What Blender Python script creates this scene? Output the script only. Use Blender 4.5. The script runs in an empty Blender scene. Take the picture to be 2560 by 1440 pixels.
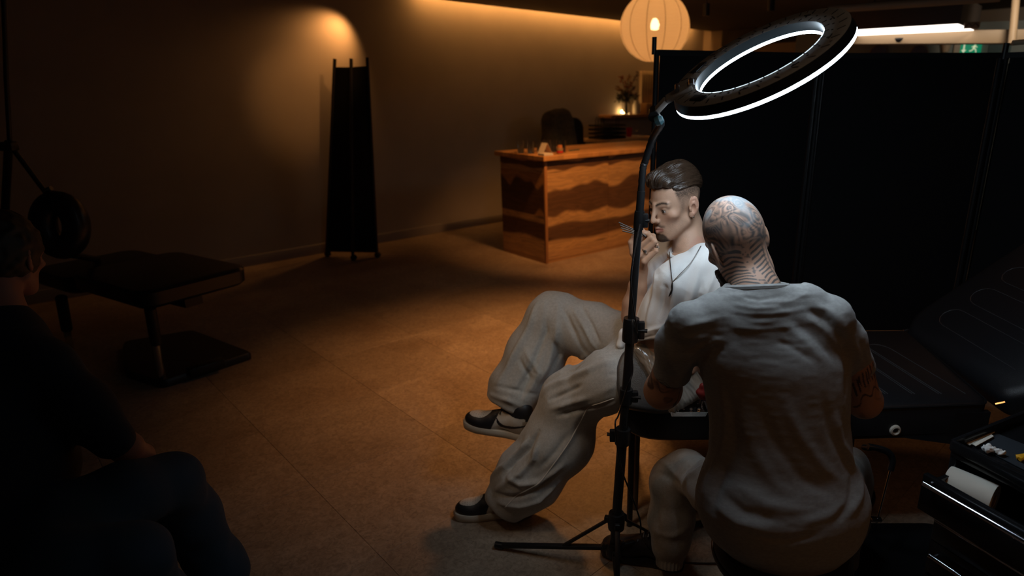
import bpy, bmesh, math, random
import numpy as np
from mathutils import Vector, Matrix

# ------------------------------------------------------------------ camera, world, lights, exposure
scene = bpy.context.scene
COL = scene.collection
FPX, PCX, PCY, CAMH = 1555.0, 1454.0, 720.0, 1.6        # focal length / principal point in px of the 2560 frame
PITCH = math.radians(17.5)
CP, SP = math.cos(PITCH), math.sin(PITCH)
cam_d = bpy.data.cameras.new('camera')
cam = bpy.data.objects.new('camera', cam_d)
COL.objects.link(cam)
cam.location = (0, 0, CAMH)
cam.rotation_euler = (math.pi / 2 - PITCH, 0, 0)
cam_d.sensor_width = 36
cam_d.lens = FPX / 2560 * 36
cam_d.shift_x = (1280 - PCX) / 2560
cam_d.clip_start = 0.05
cam_d.dof.use_dof = True
cam_d.dof.focus_distance = 1.82
cam_d.dof.aperture_fstop = 2.4
scene.camera = cam

world = bpy.data.worlds.new('world')
scene.world = world
world.use_nodes = True
world.node_tree.nodes['Background'].inputs[0].default_value = (0.75, 0.88, 1.0, 1)
world.node_tree.nodes['Background'].inputs[1].default_value = 0.007

vs = scene.view_settings
vs.view_transform = 'Standard'
vs.look = 'None'
vs.exposure = 0.0
vs.gamma = 1.0
vs.use_curve_mapping = False

def spot(name, loc, target, power, col, angle, blend, rad):
    l = bpy.data.lights.new(name, 'SPOT')
    l.energy = power; l.color = col; l.spot_size = math.radians(angle); l.spot_blend = blend; l.shadow_soft_size = rad
    o = bpy.data.objects.new(name, l); COL.objects.link(o)
    o.location = loc
    o.rotation_euler = (Vector(target) - Vector(loc)).to_track_quat('-Z', 'Y').to_euler()
    return o

WARM = (1.0, 0.42, 0.12)
# spotlights above the frame: ceiling fixtures and some added fill lights
spot('wall_washer', (-2.17, 6.50, 2.33), (-2.50, 6.50, 2.00), 20, WARM, 110, 1.0, 0.03)
spot('ceiling_spot_wall', (-1.40, 5.20, 2.42), (-2.72, 6.28, 1.55), 24, WARM, 34, 1.0, 0.04)
spot('ceiling_spot_desk', (0.35, 4.9, 2.49), (0.05, 6.35, 0.55), 150, WARM, 62, 0.8, 0.10)
spot('ceiling_spot_floor', (0.25, 4.1, 2.49), (-0.22, 3.60, 0.0), 230, WARM, 74, 1.0, 0.15)
spot('ceiling_spot_left', (-2.3, 2.0, 2.49), (0.1, 2.3, 0.75), 26, WARM, 34, 1.0, 0.15)
spot('ceiling_spot_front', (-0.3, -0.6, 2.49), (0.30, 1.7, 0.4), 6, WARM, 74, 1.0, 0.25)
spot('fill_spot_couch', (-0.75, 1.25, 2.49), (0.05, 2.25, 0.8), 42, (1.0, 0.80, 0.60), 44, 1.0, 0.25)  # added fill that brightens the client's trousers and face
spot('fill_spot_right', (2.2, -0.35, 2.49), (1.0, 1.75, 0.55), 14, WARM, 46, 1.0, 0.2)  # unseen lamp put in to warm the right arm and trolley
spot('fill_spot_far', (3.3, 5.0, 2.49), (4.3, 6.4, 1.9), 40, (1.0, 0.86, 0.7), 80, 1.0, 0.1)  # extra light added for the partition, no fixture known there
spot('fill_spot_ring', (0.75, 0.75, 2.49), (0.46, 1.5, 1.68), 5, (1.0, 0.78, 0.58), 36, 0.9, 0.1)  # added to lift the ring top and the upper back
spot('ceiling_spot_bed', (2.3, 3.0, 2.49), (1.55, 2.75, 0.0), 9, WARM, 50, 1.0, 0.12)
# ------------------------------------------------------------------ helpers: picture point + depth -> point of the room
def ray(x, y):
    u = (x - PCX) / FPX; v = (y - PCY) / FPX
    return np.array([u, CP - SP * v, -SP - CP * v])
EYE = np.array([0, 0, CAMH])
def at(x, y, D): return EYE + ray(x, y) * D
def atz(x, y, z):
    r = ray(x, y); return EYE + r * ((z - CAMH) / r[2])
def atY(x, y, Y):
    r = ray(x, y); return EYE + r * (Y / r[1])
def C4(x, y, D, rpx): return np.append(at(x, y, D), rpx * D / FPX)
def unit(v):
    v = np.asarray(v, float); return v / np.linalg.norm(v)

# ------------------------------------------------------------------ materials
MATS = {}
def principled(name):
    m = bpy.data.materials.new(name); m.use_nodes = True
    nt = m.node_tree
    return m, nt, nt.nodes['Principled BSDF']
def nd(nt, t, **kw):
    n = nt.nodes.new(t)
    for k, v in kw.items(): setattr(n, k, v)
    return n
def mat(name, col, rough=0.5, metal=0.0, spec=0.5, noise=0.0, nscale=30.0, bump=0.0, bscale=200.0, stretch=None, attr=None, sheen=0.0, sss=0.0, coat=0.0):
    if name in MATS: return MATS[name]
    m, nt, b = principled(name)
    b.inputs['Base Color'].default_value = (*col, 1)
    b.inputs['Roughness'].default_value = rough
    b.inputs['Metallic'].default_value = metal
    b.inputs['Specular IOR Level'].default_value = spec
    b.inputs['Coat Weight'].default_value = coat
    if sheen: b.inputs['Sheen Weight'].default_value = sheen
    if sss:
        b.inputs['Subsurface Weight'].default_value = sss
        b.inputs['Subsurface Radius'].default_value = (0.012, 0.005, 0.003)
        b.inputs['Subsurface Scale'].default_value = 0.6
    tc = nd(nt, 'ShaderNodeTexCoord')
    vec = tc.outputs['Object']
    if stretch:
        mp = nd(nt, 'ShaderNodeMapping'); mp.inputs['Scale'].default_value = stretch
        nt.links.new(vec, mp.inputs[0]); vec = mp.outputs[0]
    src = None
    if attr:
        a = nd(nt, 'ShaderNodeAttribute', attribute_name=attr); src = a.outputs['Color']
    if noise:
        n = nd(nt, 'ShaderNodeTexNoise'); n.inputs['Scale'].default_value = nscale; n.inputs['Detail'].default_value = 6
        nt.links.new(vec, n.inputs['Vector'])
        mr = nd(nt, 'ShaderNodeMapRange'); mr.inputs[1].default_value = 0.3; mr.inputs[2].default_value = 0.7
        mr.inputs[3].default_value = 1 - noise; mr.inputs[4].default_value = 1 + noise
        nt.links.new(n.outputs[0], mr.inputs[0])
        mx = nd(nt, 'ShaderNodeMix', data_type='RGBA', blend_type='MULTIPLY'); mx.inputs[0].default_value = 1
        if src: nt.links.new(src, mx.inputs[6])
        else: mx.inputs[6].default_value = (*col, 1)
        nt.links.new(mr.outputs[0], mx.inputs[7]); src = mx.outputs[2]
    if src: nt.links.new(src, b.inputs['Base Color'])
    if bump:
        n = nd(nt, 'ShaderNodeTexNoise'); n.inputs['Scale'].default_value = bscale; n.inputs['Detail'].default_value = 4
        nt.links.new(vec, n.inputs['Vector'])
        bp = nd(nt, 'ShaderNodeBump'); bp.inputs['Strength'].default_value = bump; bp.inputs['Distance'].default_value = 0.004
        nt.links.new(n.outputs[0], bp.inputs['Height']); nt.links.new(bp.outputs[0], b.inputs['Normal'])
    MATS[name] = m
    return m
def emit(name, col, strength):
    if name in MATS: return MATS[name]
    m, nt, b = principled(name)
    b.inputs['Base Color'].default_value = (*[min(c, 0.9) for c in col], 1)
    b.inputs['Emission Color'].default_value = (*col, 1)
    b.inputs['Emission Strength'].default_value = strength
    MATS[name] = m
    return m
def glass(name, col=(1, 1, 1), rough=0.02):
    if name in MATS: return MATS[name]
    m, nt, b = principled(name)
    b.inputs['Base Color'].default_value = (*col, 1); b.inputs['Roughness'].default_value = rough
    b.inputs['Transmission Weight'].default_value = 1.0; b.inputs['IOR'].default_value = 1.45
    MATS[name] = m
    return m

# ------------------------------------------------------------------ objects
def root_loc(p):
    while p.parent is not None: p = p.parent
    return Vector(p.location)
def tag(o, label=None, cat=None, group=None, kind=None):
    if label: o['label'] = label
    if cat: o['category'] = cat
    if group: o['group'] = group
    if kind: o['kind'] = kind
    return o
def thing(name, label, cat, loc=(0, 0, 0), group=None):
    o = bpy.data.objects.new(name, None); COL.objects.link(o)
    o.location = Vector([float(v) for v in loc]); o.empty_display_size = 0.1
    return tag(o, label, cat, group)
def link(name, me, m=None, parent=None):
    o = bpy.data.objects.new(name, me); COL.objects.link(o)
    if m is not None:
        for mm in (m if isinstance(m, (list, tuple)) else [m]): me.materials.append(mm)
    if parent is not None:
        o.parent = parent
        me.transform(Matrix.Translation(-root_loc(parent)))
    return o
def copy_tree(o, parent=None):
    c = o.copy(); COL.objects.link(c)
    if parent is not None: c.parent = parent
    for ch in [x for x in bpy.data.objects if x.parent == o]: copy_tree(ch, c)
    return c

class MB:
    """collects shapes into one mesh"""
    def __init__(s): s.bm = bmesh.new()
    def box(s, c, size, axes=None, bevel=0.0, seg=2):
        t = bmesh.new(); bmesh.ops.create_cube(t, size=1.0)
        for v in t.verts: v.co = Vector((v.co.x * size[0], v.co.y * size[1], v.co.z * size[2]))
        if bevel: bmesh.ops.bevel(t, geom=t.edges[:], offset=bevel, segments=seg, affect='EDGES', profile=0.5)
        A = Matrix.Identity(3) if axes is None else Matrix([list(map(float, a)) for a in axes]).transposed()
        for v in t.verts: v.co = A @ v.co + Vector([float(q) for q in c])
        s._add(t); return s
    def _add(s, t):
        mp = {v: s.bm.verts.new(v.co) for v in t.verts}
        for f in t.faces:
            try: s.bm.faces.new([mp[v] for v in f.verts])
            except ValueError: pass
        t.free()
    def bar(s, a, b, w, h, up=(0, 0, 1), bevel=0.0):
        a, b = np.array(a, float), np.array(b, float); d = b - a; L = np.linalg.norm(d); x = d / L
        z = np.array(up, float); z = z - x * (z @ x); z = unit(z) if np.linalg.norm(z) > 1e-5 else unit(np.cross(x, [0.3, 1, 0.2])); y = np.cross(z, x)
        return s.box((a + b) / 2, (L, w, h), (x, y, z), bevel)
    def tube(s, pts, r, n=12, cap=True, closed=False):
        P = [np.array(p, float)[:3] for p in pts]; m = len(P)
        R = [r] * m if np.isscalar(r) else list(r)
        T = []
        for i in range(m):
            a = P[(i - 1) % m] if closed or i > 0 else P[i]; b = P[(i + 1) % m] if closed or i < m - 1 else P[i]
            T.append(unit(b - a))
        N = unit(np.cross(T[0], [0.31, 0.2, 0.93] if abs(T[0][2]) < 0.9 else [1, 0.1, 0]))
        rings = []
        for i in range(m):
            N = unit(N - T[i] * (N @ T[i])); B = np.cross(T[i], N)
            rings.append([s.bm.verts.new(Vector(P[i] + R[i] * (math.cos(q) * N + math.sin(q) * B))) for q in np.linspace(0, 2 * math.pi, n, endpoint=False)])
        for i in range(m if closed else m - 1):
            a, b = rings[i], rings[(i + 1) % m]
            for k in range(n): s.bm.faces.new((a[k], a[(k + 1) % n], b[(k + 1) % n], b[k]))
        if cap and not closed:
            s.bm.faces.new(rings[0][::-1]); s.bm.faces.new(rings[-1])
        return s
    def lathe(s, prof, org, axis=(0, 0, 1), n=24, xdir=None):
        z = unit(axis); x = unit(np.cross([0, 1, 0.01], z)) if xdir is None else unit(xdir); y = np.cross(z, x); o = np.array(org, float)
        rings = []
        for r, h in prof:
            if r < 1e-6: rings.append([s.bm.verts.new(Vector(o + z * h))])
            else: rings.append([s.bm.verts.new(Vector(o + z * h + r * (math.cos(q) * x + math.sin(q) * y))) for q in np.linspace(0, 2 * math.pi, n, endpoint=False)])
        for a, b in zip(rings[:-1], rings[1:]):
            for k in range(n):
                if len(a) == 1 and len(b) == 1: continue
                if len(a) == 1: s.bm.faces.new((a[0], b[(k + 1) % n], b[k]))
                elif len(b) == 1: s.bm.faces.new((a[k], a[(k + 1) % n], b[0]))
                else: s.bm.faces.new((a[k], a[(k + 1) % n], b[(k + 1) % n], b[k]))
        return s
    def loft(s, rings, cap=True, closed=True):
        V = [[s.bm.verts.new(Vector([float(q) for q in p])) for p in r] for r in rings]
        n = len(V[0])
        for a, b in zip(V[:-1], V[1:]):
            for k in range(n if closed else n - 1): s.bm.faces.new((a[k], a[(k + 1) % n], b[(k + 1) % n], b[k]))
        if cap: s.bm.faces.new(V[0][::-1]); s.bm.faces.new(V[-1])
        return s
    def prism(s, pts, ext):
        ext = np.array(ext, float)
        return s.loft([[np.array(p, float) for p in pts], [np.array(p, float) + ext for p in pts]])
    def slab(s, outline, org, X, Y, Z, layers):
        """rounded pad: 2-D outline in (X,Y) at org, layers of (inset, height)"""
        P = np.array(outline, float); n = len(P)
        e = np.roll(P, -1, 0) - np.roll(P, 1, 0); nn = np.stack([-e[:, 1], e[:, 0]], 1); nn /= np.linalg.norm(nn, axis=1)[:, None]
        if np.sum(P[:, 0] * np.roll(P[:, 1], -1) - np.roll(P[:, 0], -1) * P[:, 1]) < 0: nn = -nn
        X, Y, Z, org = map(lambda q: np.array(q, float), (X, Y, Z, org))
        rings = []
        for ins, h in layers:
            Q = P + nn * ins
            rings.append([org + X * q[0] + Y * q[1] + Z * h for q in Q])
        return s.loft(rings)
    def build(s, name, m=None, parent=None, smooth=40):
        bmesh.ops.recalc_face_normals(s.bm, faces=s.bm.faces[:])
        me = bpy.data.meshes.new(name); s.bm.to_mesh(me); s.bm.free()
        if smooth:
            me.shade_smooth(); me.set_sharp_from_angle(angle=math.radians(smooth))
        return link(name, me, m, parent)
def rrect(w, h, r, n=6):
    """rounded rectangle outline centred on 0"""
    o = []
    for cx, cy, a0 in ((w / 2 - r, h / 2 - r, 0), (-w / 2 + r, h / 2 - r, 90), (-w / 2 + r, -h / 2 + r, 180), (w / 2 - r, -h / 2 + r, 270)):
        for k in range(n + 1):
            a = math.radians(a0 + 90 * k / n); o.append((cx + r * math.cos(a), cy + r * math.sin(a)))
    return o
def rpoly(pts, r, n=5):
    """round the corners of a polygon"""
    o = []; m = len(pts); P = [np.array(p, float) for p in pts]
    rr = [r] * m if np.isscalar(r) else r
    for i in range(m):
        a, b, c = P[i - 1], P[i], P[(i + 1) % m]
        q = min(rr[i], 0.48 * np.linalg.norm(a - b), 0.48 * np.linalg.norm(c - b))
        s0, s1 = b + unit(a - b) * q, b + unit(c - b) * q
        for k in range(n + 1):
            t = k / n; o.append((1 - t) ** 2 * s0 + 2 * t * (1 - t) * b + t * t * s1)
    return o
def spline(pts, n=8):
    P = [np.array(p, float) for p in pts]; out = []
    for i in range(len(P) - 1):
        p0, p1, p2, p3 = P[max(i - 1, 0)], P[i], P[i + 1], P[min(i + 2, len(P) - 1)]
        for k in range(n):
            t = k / n
            out.append(0.5 * ((2 * p1) + (p2 - p0) * t + (2 * p0 - 5 * p1 + 4 * p2 - p3) * t * t + (3 * p1 - p0 - 3 * p2 + p3) * t ** 3))
    out.append(P[-1]); return out

# ------------------------------------------------------------------ implicit surfaces for bodies, clothes, soft things
def rc(P, a, b, ra, rb):
    a = np.asarray(a, float); ba = np.asarray(b, float) - a
    pa = P - a; t = np.clip(pa @ ba / max(ba @ ba, 1e-12), 0, 1)
    return np.sqrt(((pa - t[:, None] * ba) ** 2).sum(1)) - (ra + t * (rb - ra))
def smin(a, b, k):
    h = np.clip(0.5 + 0.5 * (b - a) / k, 0, 1)
    return b + (a - b) * h - k * h * (1 - h)
def smax(a, b, k): return -smin(-a, -b, k)
def chain(P, pts, k=0.012):
    d = None
    for p, q in zip(pts[:-1], pts[1:]):
        e = rc(P, p[:3], q[:3], p[3], q[3]); d = e if d is None else smin(d, e, k)
    return d
def sph(P, c, r): return np.sqrt(((P - np.asarray(c, float)) ** 2).sum(1)) - r
def ell(P, c, r, R=None):
    q = P - np.asarray(c, float)
    if R is not None: q = q @ R
    r = np.asarray(r, float)
    k0 = np.sqrt(((q / r) ** 2).sum(1)); k1 = np.sqrt(((q / r ** 2) ** 2).sum(1))
    return k0 * (k0 - 1) / np.maximum(k1, 1e-9)
def vnoise(P, f, seed=0):
    Q = P * f + seed * 17.31; i = np.floor(Q).astype(np.int64); w = Q - i; w = w * w * (3 - 2 * w)
    def h(x, y, z):
        n = (x * 374761393 + y * 668265263 + z * 2147483647 + seed * 974711) & 0x7fffffff
        n = ((n ^ (n >> 13)) * 1274126177) & 0x7fffffff
        return ((n ^ (n >> 16)) & 0xffff) / 65535.0
    r = 0
    for dx in (0, 1):
        for dy in (0, 1):
            for dz in (0, 1):
                r = r + h(i[:, 0] + dx, i[:, 1] + dy, i[:, 2] + dz) * (w[:, 0] if dx else 1 - w[:, 0]) * (w[:, 1] if dy else 1 - w[:, 1]) * (w[:, 2] if dz else 1 - w[:, 2])
    return r * 2 - 1
def loft_z(P, rows, k=1.0):
    """stack of ellipses: rows of (z, cx, cy, rx, ry)"""
    rows = sorted(rows); Z = np.array([r[0] for r in rows]); A = np.array(rows)
    zz = np.linspace(Z[0], Z[-1], 160)
    def sm(c):
        v = np.interp(zz, Z, A[:, c]); kk = np.hanning(17); kk /= kk.sum(); return np.convolve(np.pad(v, 8, mode='edge'), kk, 'valid')
    cx, cy, rx, ry = [np.interp(P[:, 2], zz, sm(c)) for c in (1, 2, 3, 4)]
    d = (np.sqrt(((P[:, 0] - cx) / rx) ** 2 + ((P[:, 1] - cy) / ry) ** 2) - 1) * np.minimum(rx, ry)
    return np.maximum(d, np.maximum(Z[0] - P[:, 2], P[:, 2] - Z[-1]))
def surfnet(f, lo, hi, h, proj=2):
    lo = np.array(lo, float); B = 8
    nb = np.maximum(np.ceil((np.array(hi) - lo) / (h * B)).astype(int), 1); n = nb * B + 1
    c = np.stack(np.meshgrid(*[np.arange(k) for k in nb], indexing='ij'), -1).reshape(-1, 3)
    cc = lo + (c + 0.5) * B * h
    dc = f(cc); rad = 0.5 * B * h * math.sqrt(3) * 1.45 + 0.006
    val = np.repeat(np.repeat(np.repeat(np.where(dc < 0, -1.0, 1.0).reshape(nb).astype(np.float32), B, 0), B, 1), B, 2)
    val = np.pad(val, ((0, 1), (0, 1), (0, 1)), mode='edge')
    act = c[np.abs(dc) < rad]
    g = np.stack(np.meshgrid(*[np.arange(B + 1)] * 3, indexing='ij'), -1).reshape(-1, 3)
    need = np.zeros(n, bool)
    for q in range(0, len(act), 4000):
        I = (act[q:q + 4000, None, :] * B + g[None]).reshape(-1, 3); need[I[:, 0], I[:, 1], I[:, 2]] = True
    I = np.argwhere(need)
    for q in range(0, len(I), 400000):
        J = I[q:q + 400000]; val[J[:, 0], J[:, 1], J[:, 2]] = f(lo + J * h)
    ins = val < 0
    sl = lambda o, m: tuple(slice(o[a], o[a] + m[a]) for a in range(3))
    m = n - 1
    corners = [(i, j, k) for i in (0, 1) for j in (0, 1) for k in (0, 1)]
    cnt = sum(ins[sl(o, m)].astype(np.int8) for o in corners)
    cells = np.argwhere((cnt > 0) & (cnt < 8))
    idx = np.full(m, -1, np.int64); idx[cells[:, 0], cells[:, 1], cells[:, 2]] = np.arange(len(cells))
    cv = {o: val[cells[:, 0] + o[0], cells[:, 1] + o[1], cells[:, 2] + o[2]] for o in corners}
    acc = np.zeros((len(cells), 3)); num = np.zeros(len(cells))
    for a in range(3):
        for o in corners:
            if o[a]: continue
            o2 = tuple(o[i] + (1 if i == a else 0) for i in range(3))
            va, vb = cv[o], cv[o2]; cr = (va < 0) != (vb < 0)
            t = np.where(cr, va / np.where(cr, va - vb, 1), 0)
            p = np.array(o, float)[None] + t[:, None] * np.eye(3)[a]
            acc += np.where(cr[:, None], p, 0); num += cr
    V = lo + (cells + acc / num[:, None]) * h
    Q = []
    for a in range(3):
        b, c2 = (a + 1) % 3, (a + 2) % 3
        mm = n.copy(); mm[a] -= 1
        o2 = [0, 0, 0]; o2[a] = 1
        A, Bv = ins[sl((0, 0, 0), mm)], ins[sl(o2, mm)]
        e = np.argwhere(A != Bv)
        e = e[(e[:, b] > 0) & (e[:, c2] > 0) & (e[:, b] < n[b] - 1) & (e[:, c2] < n[c2] - 1)]
        flip = A[e[:, 0], e[:, 1], e[:, 2]]
        def cell(db, dc_):
            k = e.copy(); k[:, b] -= db; k[:, c2] -= dc_; return idx[k[:, 0], k[:, 1], k[:, 2]]
        q = np.stack([cell(1, 1), cell(0, 1), cell(0, 0), cell(1, 0)], 1)
        Q.append(np.where(flip[:, None], q, q[:, ::-1]))
    Q = np.concatenate(Q); Q = Q[(Q >= 0).all(1)]
    for _ in range(proj):
        G = grad(f, V); d = f(V); V = V - np.clip(d, -h, h)[:, None] * G
    return V, Q
def grad(f, V, e=0.0012):
    G = np.stack([f(V + np.eye(3)[a] * e) - f(V - np.eye(3)[a] * e) for a in range(3)], 1)
    return G / np.maximum(np.linalg.norm(G, axis=1), 1e-9)[:, None]
def npmesh(name, V, Q, cols=None, locs=None):
    me = bpy.data.meshes.new(name)
    me.vertices.add(len(V)); me.vertices.foreach_set('co', np.ascontiguousarray(V, np.float32).ravel())
    me.loops.add(len(Q) * 4); me.loops.foreach_set('vertex_index', np.ascontiguousarray(Q, np.int32).ravel())
    me.polygons.add(len(Q)); me.polygons.foreach_set('loop_start', np.arange(len(Q), dtype=np.int32) * 4)
    me.update(calc_edges=True); me.shade_smooth()
    if cols is not None:
        a = me.color_attributes.new('skin_colour', 'FLOAT_COLOR', 'POINT')
        a.data.foreach_set('color', np.concatenate([cols, np.ones((len(V), 1))], 1).astype(np.float32).ravel())
    if locs is not None:
        a = me.attributes.new('loc', 'FLOAT_VECTOR', 'POINT'); a.data.foreach_set('vector', locs.astype(np.float32).ravel())
    return me
def sdf_obj(name, f, lo, hi, h, m, parent, disp=None, cols=None, locs=None, proj=2):
    V, Q = surfnet(f, lo, hi, h, proj)
    if disp is not None:
        G = grad(f, V, 0.002); V = V + G * disp(V)[:, None]
    me = npmesh(name, V, Q, cols(V) if cols else None, locs(V) if locs else None)
    return link(name, me, m, parent)
def hit(f, x, y, d0=1.0, d1=3.2):
    D = np.linspace(d0, d1, 700); P = EYE + ray(x, y) * D[:, None]
    v = f(P); k = np.argmax(v < 0)
    if v[k] >= 0: k = int(np.argmin(v))
    return P[k]
def hits(f, pts, d0=1.0, d1=3.2): return [hit(f, x, y, d0, d1) for x, y in pts]
class Folds:
    """ridges and creases of cloth, each along a polyline lying on the surface"""
    def __init__(s): s.L = []
    def add(s, pts, w, h):
        s.L.append((np.array(pts, float), w, h)); return s
    def __call__(s, V):
        o = np.zeros(len(V))
        for pts, w, h in s.L:
            lo, hi = pts.min(0) - 3 * w, pts.max(0) + 3 * w
            k = np.where(((V > lo) & (V < hi)).all(1))[0]
            if not len(k): continue
            P = V[k]; dm = None; tm = None; n = len(pts) - 1
            for i in range(n):
                ba = pts[i + 1] - pts[i]; t = np.clip((P - pts[i]) @ ba / max(ba @ ba, 1e-12), 0, 1)
                d = ((P - pts[i] - t[:, None] * ba) ** 2).sum(1)
                if dm is None: dm, tm = d, (i + t) / n
                else:
                    b = d < dm; dm = np.where(b, d, dm); tm = np.where(b, (i + t) / n, tm)
            o[k] += h * np.exp(-dm / (w * w)) * np.clip(np.sin(math.pi * (0.06 + 0.88 * tm)) * 1.6, 0, 1)
        return o
# ------------------------------------------------------------------ the room (axes turned 45 degrees to the camera)
S2 = math.sqrt(0.5)
A1 = np.array([S2, S2, 0]); A2 = np.array([-S2, S2, 0]); UZ = np.array([0, 0, 1.0])
RAX = (A1, A2, UZ)
def rp(e1, e2, z=0.0): return A1 * e1 + A2 * e2 + UZ * z
WALL = 6.36; END = 9.2; CEIL = 2.54
def struct(o): o['kind'] = 'structure'; return o

# floor: grout bed and big vinyl tiles
def floor_mat():
    m, nt, b = principled('vinyl floor')
    g = nd(nt, 'ShaderNodeNewGeometry'); oi = nd(nt, 'ShaderNodeObjectInfo')
    def noise(sc, det, ro, dist=0.0, off=0):
        n = nd(nt, 'ShaderNodeTexNoise'); n.inputs['Scale'].default_value = sc; n.inputs['Detail'].default_value = det
        n.inputs['Roughness'].default_value = ro; n.inputs['Distortion'].default_value = dist
        nt.links.new(g.outputs['Position'], n.inputs['Vector']); return n.outputs[0]
    n1 = noise(2.2, 6, 0.6, 0.6); n2 = noise(38, 5, 0.65, 1.5)
    r1 = nd(nt, 'ShaderNodeValToRGB'); nt.links.new(n1, r1.inputs[0])
    r1.color_ramp.elements[0].position = 0.3; r1.color_ramp.elements[0].color = (0.30, 0.215, 0.15, 1)
    r1.color_ramp.elements[1].position = 0.72; r1.color_ramp.elements[1].color = (0.46, 0.36, 0.27, 1)
    r2 = nd(nt, 'ShaderNodeMapRange'); nt.links.new(n2, r2.inputs[0])
    r2.inputs[1].default_value = 0.32; r2.inputs[2].default_value = 0.62; r2.inputs[3].default_value = 0.62; r2.inputs[4].default_value = 1.08
    # dark flecks
    v = nd(nt, 'ShaderNodeTexNoise'); v.inputs['Scale'].default_value = 60; v.inputs['Detail'].default_value = 2; v.inputs['Distortion'].default_value = 2.5
    nt.links.new(g.outputs['Position'], v.inputs['Vector'])
    r3 = nd(nt, 'ShaderNodeMapRange'); nt.links.new(v.outputs[0], r3.inputs[0])
    r3.inputs[1].default_value = 0.66; r3.inputs[2].default_value = 0.72; r3.inputs[3].default_value = 1.0; r3.inputs[4].default_value = 0.55
    rnd = nd(nt, 'ShaderNodeMapRange'); nt.links.new(oi.outputs['Random'], rnd.inputs[0]); rnd.inputs[3].default_value = 0.9; rnd.inputs[4].default_value = 1.08
    def mul(a, bq):
        x = nd(nt, 'ShaderNodeMix', data_type='RGBA', blend_type='MULTIPLY'); x.inputs[0].default_value = 1
        nt.links.new(a, x.inputs[6]); nt.links.new(bq, x.inputs[7]); return x.outputs[2]
    c = mul(mul(mul(r1.outputs[0], r2.outputs[0]), r3.outputs[0]), rnd.outputs[0])
    nt.links.new(c, b.inputs['Base Color'])
    rr = nd(nt, 'ShaderNodeMapRange'); nt.links.new(n1, rr.inputs[0]); rr.inputs[3].default_value = 0.34; rr.inputs[4].default_value = 0.5
    nt.links.new(rr.outputs[0], b.inputs['Roughness'])
    b.inputs['Specular IOR Level'].default_value = 0.4
    bp = nd(nt, 'ShaderNodeBump'); bp.inputs['Strength'].default_value = 0.12; bp.inputs['Distance'].default_value = 0.002
    nt.links.new(n2, bp.inputs['Height']); nt.links.new(bp.outputs[0], b.inputs['Normal'])
    return m
M_floor = floor_mat()
M_grout = mat('floor joint', (0.10, 0.075, 0.055), 0.8)
fl = struct(MB().box(rp(3.0, 1.4, -0.055), (13.4, 10.4, 0.1), RAX).build('floor', M_grout, None, 0))
TS = 0.605
tile_me = None
for i in range(-1, 15):
    for j in range(-4, 11):
        c1 = 1.40 - TS + TS * i - TS * 1.5 + TS; c2 = 1.825 - 3 * TS + TS * (j + 0.5)
        c1 = 1.40 + TS * (i - 2.5)
        if c2 > WALL + 0.02 or c1 > END: continue
        p = rp(c1, c2)
        if p[1] < 0.2 or abs(p[0]) > 0.95 * p[1] + 1.6: continue
        if c2 > WALL - 0.1:
            b = MB(); w = TS / 2 - 0.0005; b.loft([[rp(x * q, -w + (y + 1) * (w - 0.008), z) for x, y in ((1, 0.0), (-1, 0.0), (-1, -1), (1, -1))] for q, z in ((w, -0.006), (w, 0.0))])
            o = b.build('tile', M_floor, fl, 0); o.location = Vector(p); continue
        if tile_me is None:
            b = MB(); w = TS / 2 - 0.0005; b.loft([[rp(x * q, y * q, z) for x, y in ((1, 1), (-1, 1), (-1, -1), (1, -1))] for q, z in ((w, -0.006), (w, -0.0008), (w - 0.0008, 0.0))])
            o = b.build('tile', M_floor, fl, 0); tile_me = o.data
        else:
            o = bpy.data.objects.new('tile', tile_me); COL.objects.link(o); o.parent = fl
        o.location = Vector(p)

# walls, ceiling, skirting
def wall_mat(name, col):
    return mat(name, col, 0.85, noise=0.05, nscale=2.5, bump=0.08, bscale=60)
M_wall = wall_mat('grey beige plaster', (0.40, 0.36, 0.31))
struct(MB().box(rp(2.6, WALL + 0.05, 1.4), (13.4, 0.1, 2.9), RAX).build('wall_back', M_wall, None, 0))
M_wall2 = wall_mat('tan plaster', (0.46, 0.38, 0.29))
struct(MB().box(rp(END + 0.05, 1.6, 1.4), (0.1, 9.6, 2.9), RAX).build('wall_right', M_wall2, None, 0))
struct(MB().box(rp(-4.05, 1.6, 1.4), (0.1, 9.6, 2.9), RAX).build('wall_left', M_wall, None, 0))
M_ceil = mat('dark grey ceiling paint', (0.10, 0.09, 0.08), 0.9)
struct(MB().box(rp(2.6, 1.5 - 0.09, CEIL + 0.03), (13.4, 9.62, 0.06), RAX).build('ceiling', M_ceil, None, 0))
struct(MB().box(rp(2.6, WALL - 0.10, CEIL + 0.29), (13.4, 0.3, 0.06), RAX).build('trim_1', M_ceil, None, 0))
struct(MB().box(rp(2.6, WALL - 0.17, CEIL + 0.16), (13.4, 0.03, 0.2), RAX).build('trim_2', M_ceil, None, 0))
M_skirt = mat('grey skirting paint', (0.36, 0.33, 0.30), 0.5)
struct(MB().box(rp(2.6, WALL - 0.009, 0.05), (13.2, 0.018, 0.10), RAX, 0.004).build('baseboard_back', M_skirt, None))
# LED strip hidden in the ceiling recess along the back wall
M_led = emit('warm led tape', (1.0, 0.43, 0.11), 36)
t = MB().box(rp(6.35, WALL - 0.13, CEIL + 0.10), (5.0, 0.03, 0.012), RAX).build('led_strip', M_led, None, 0)
tag(t, 'warm amber LED strip light in the ceiling recess along the back wall', 'strip light')
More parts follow.
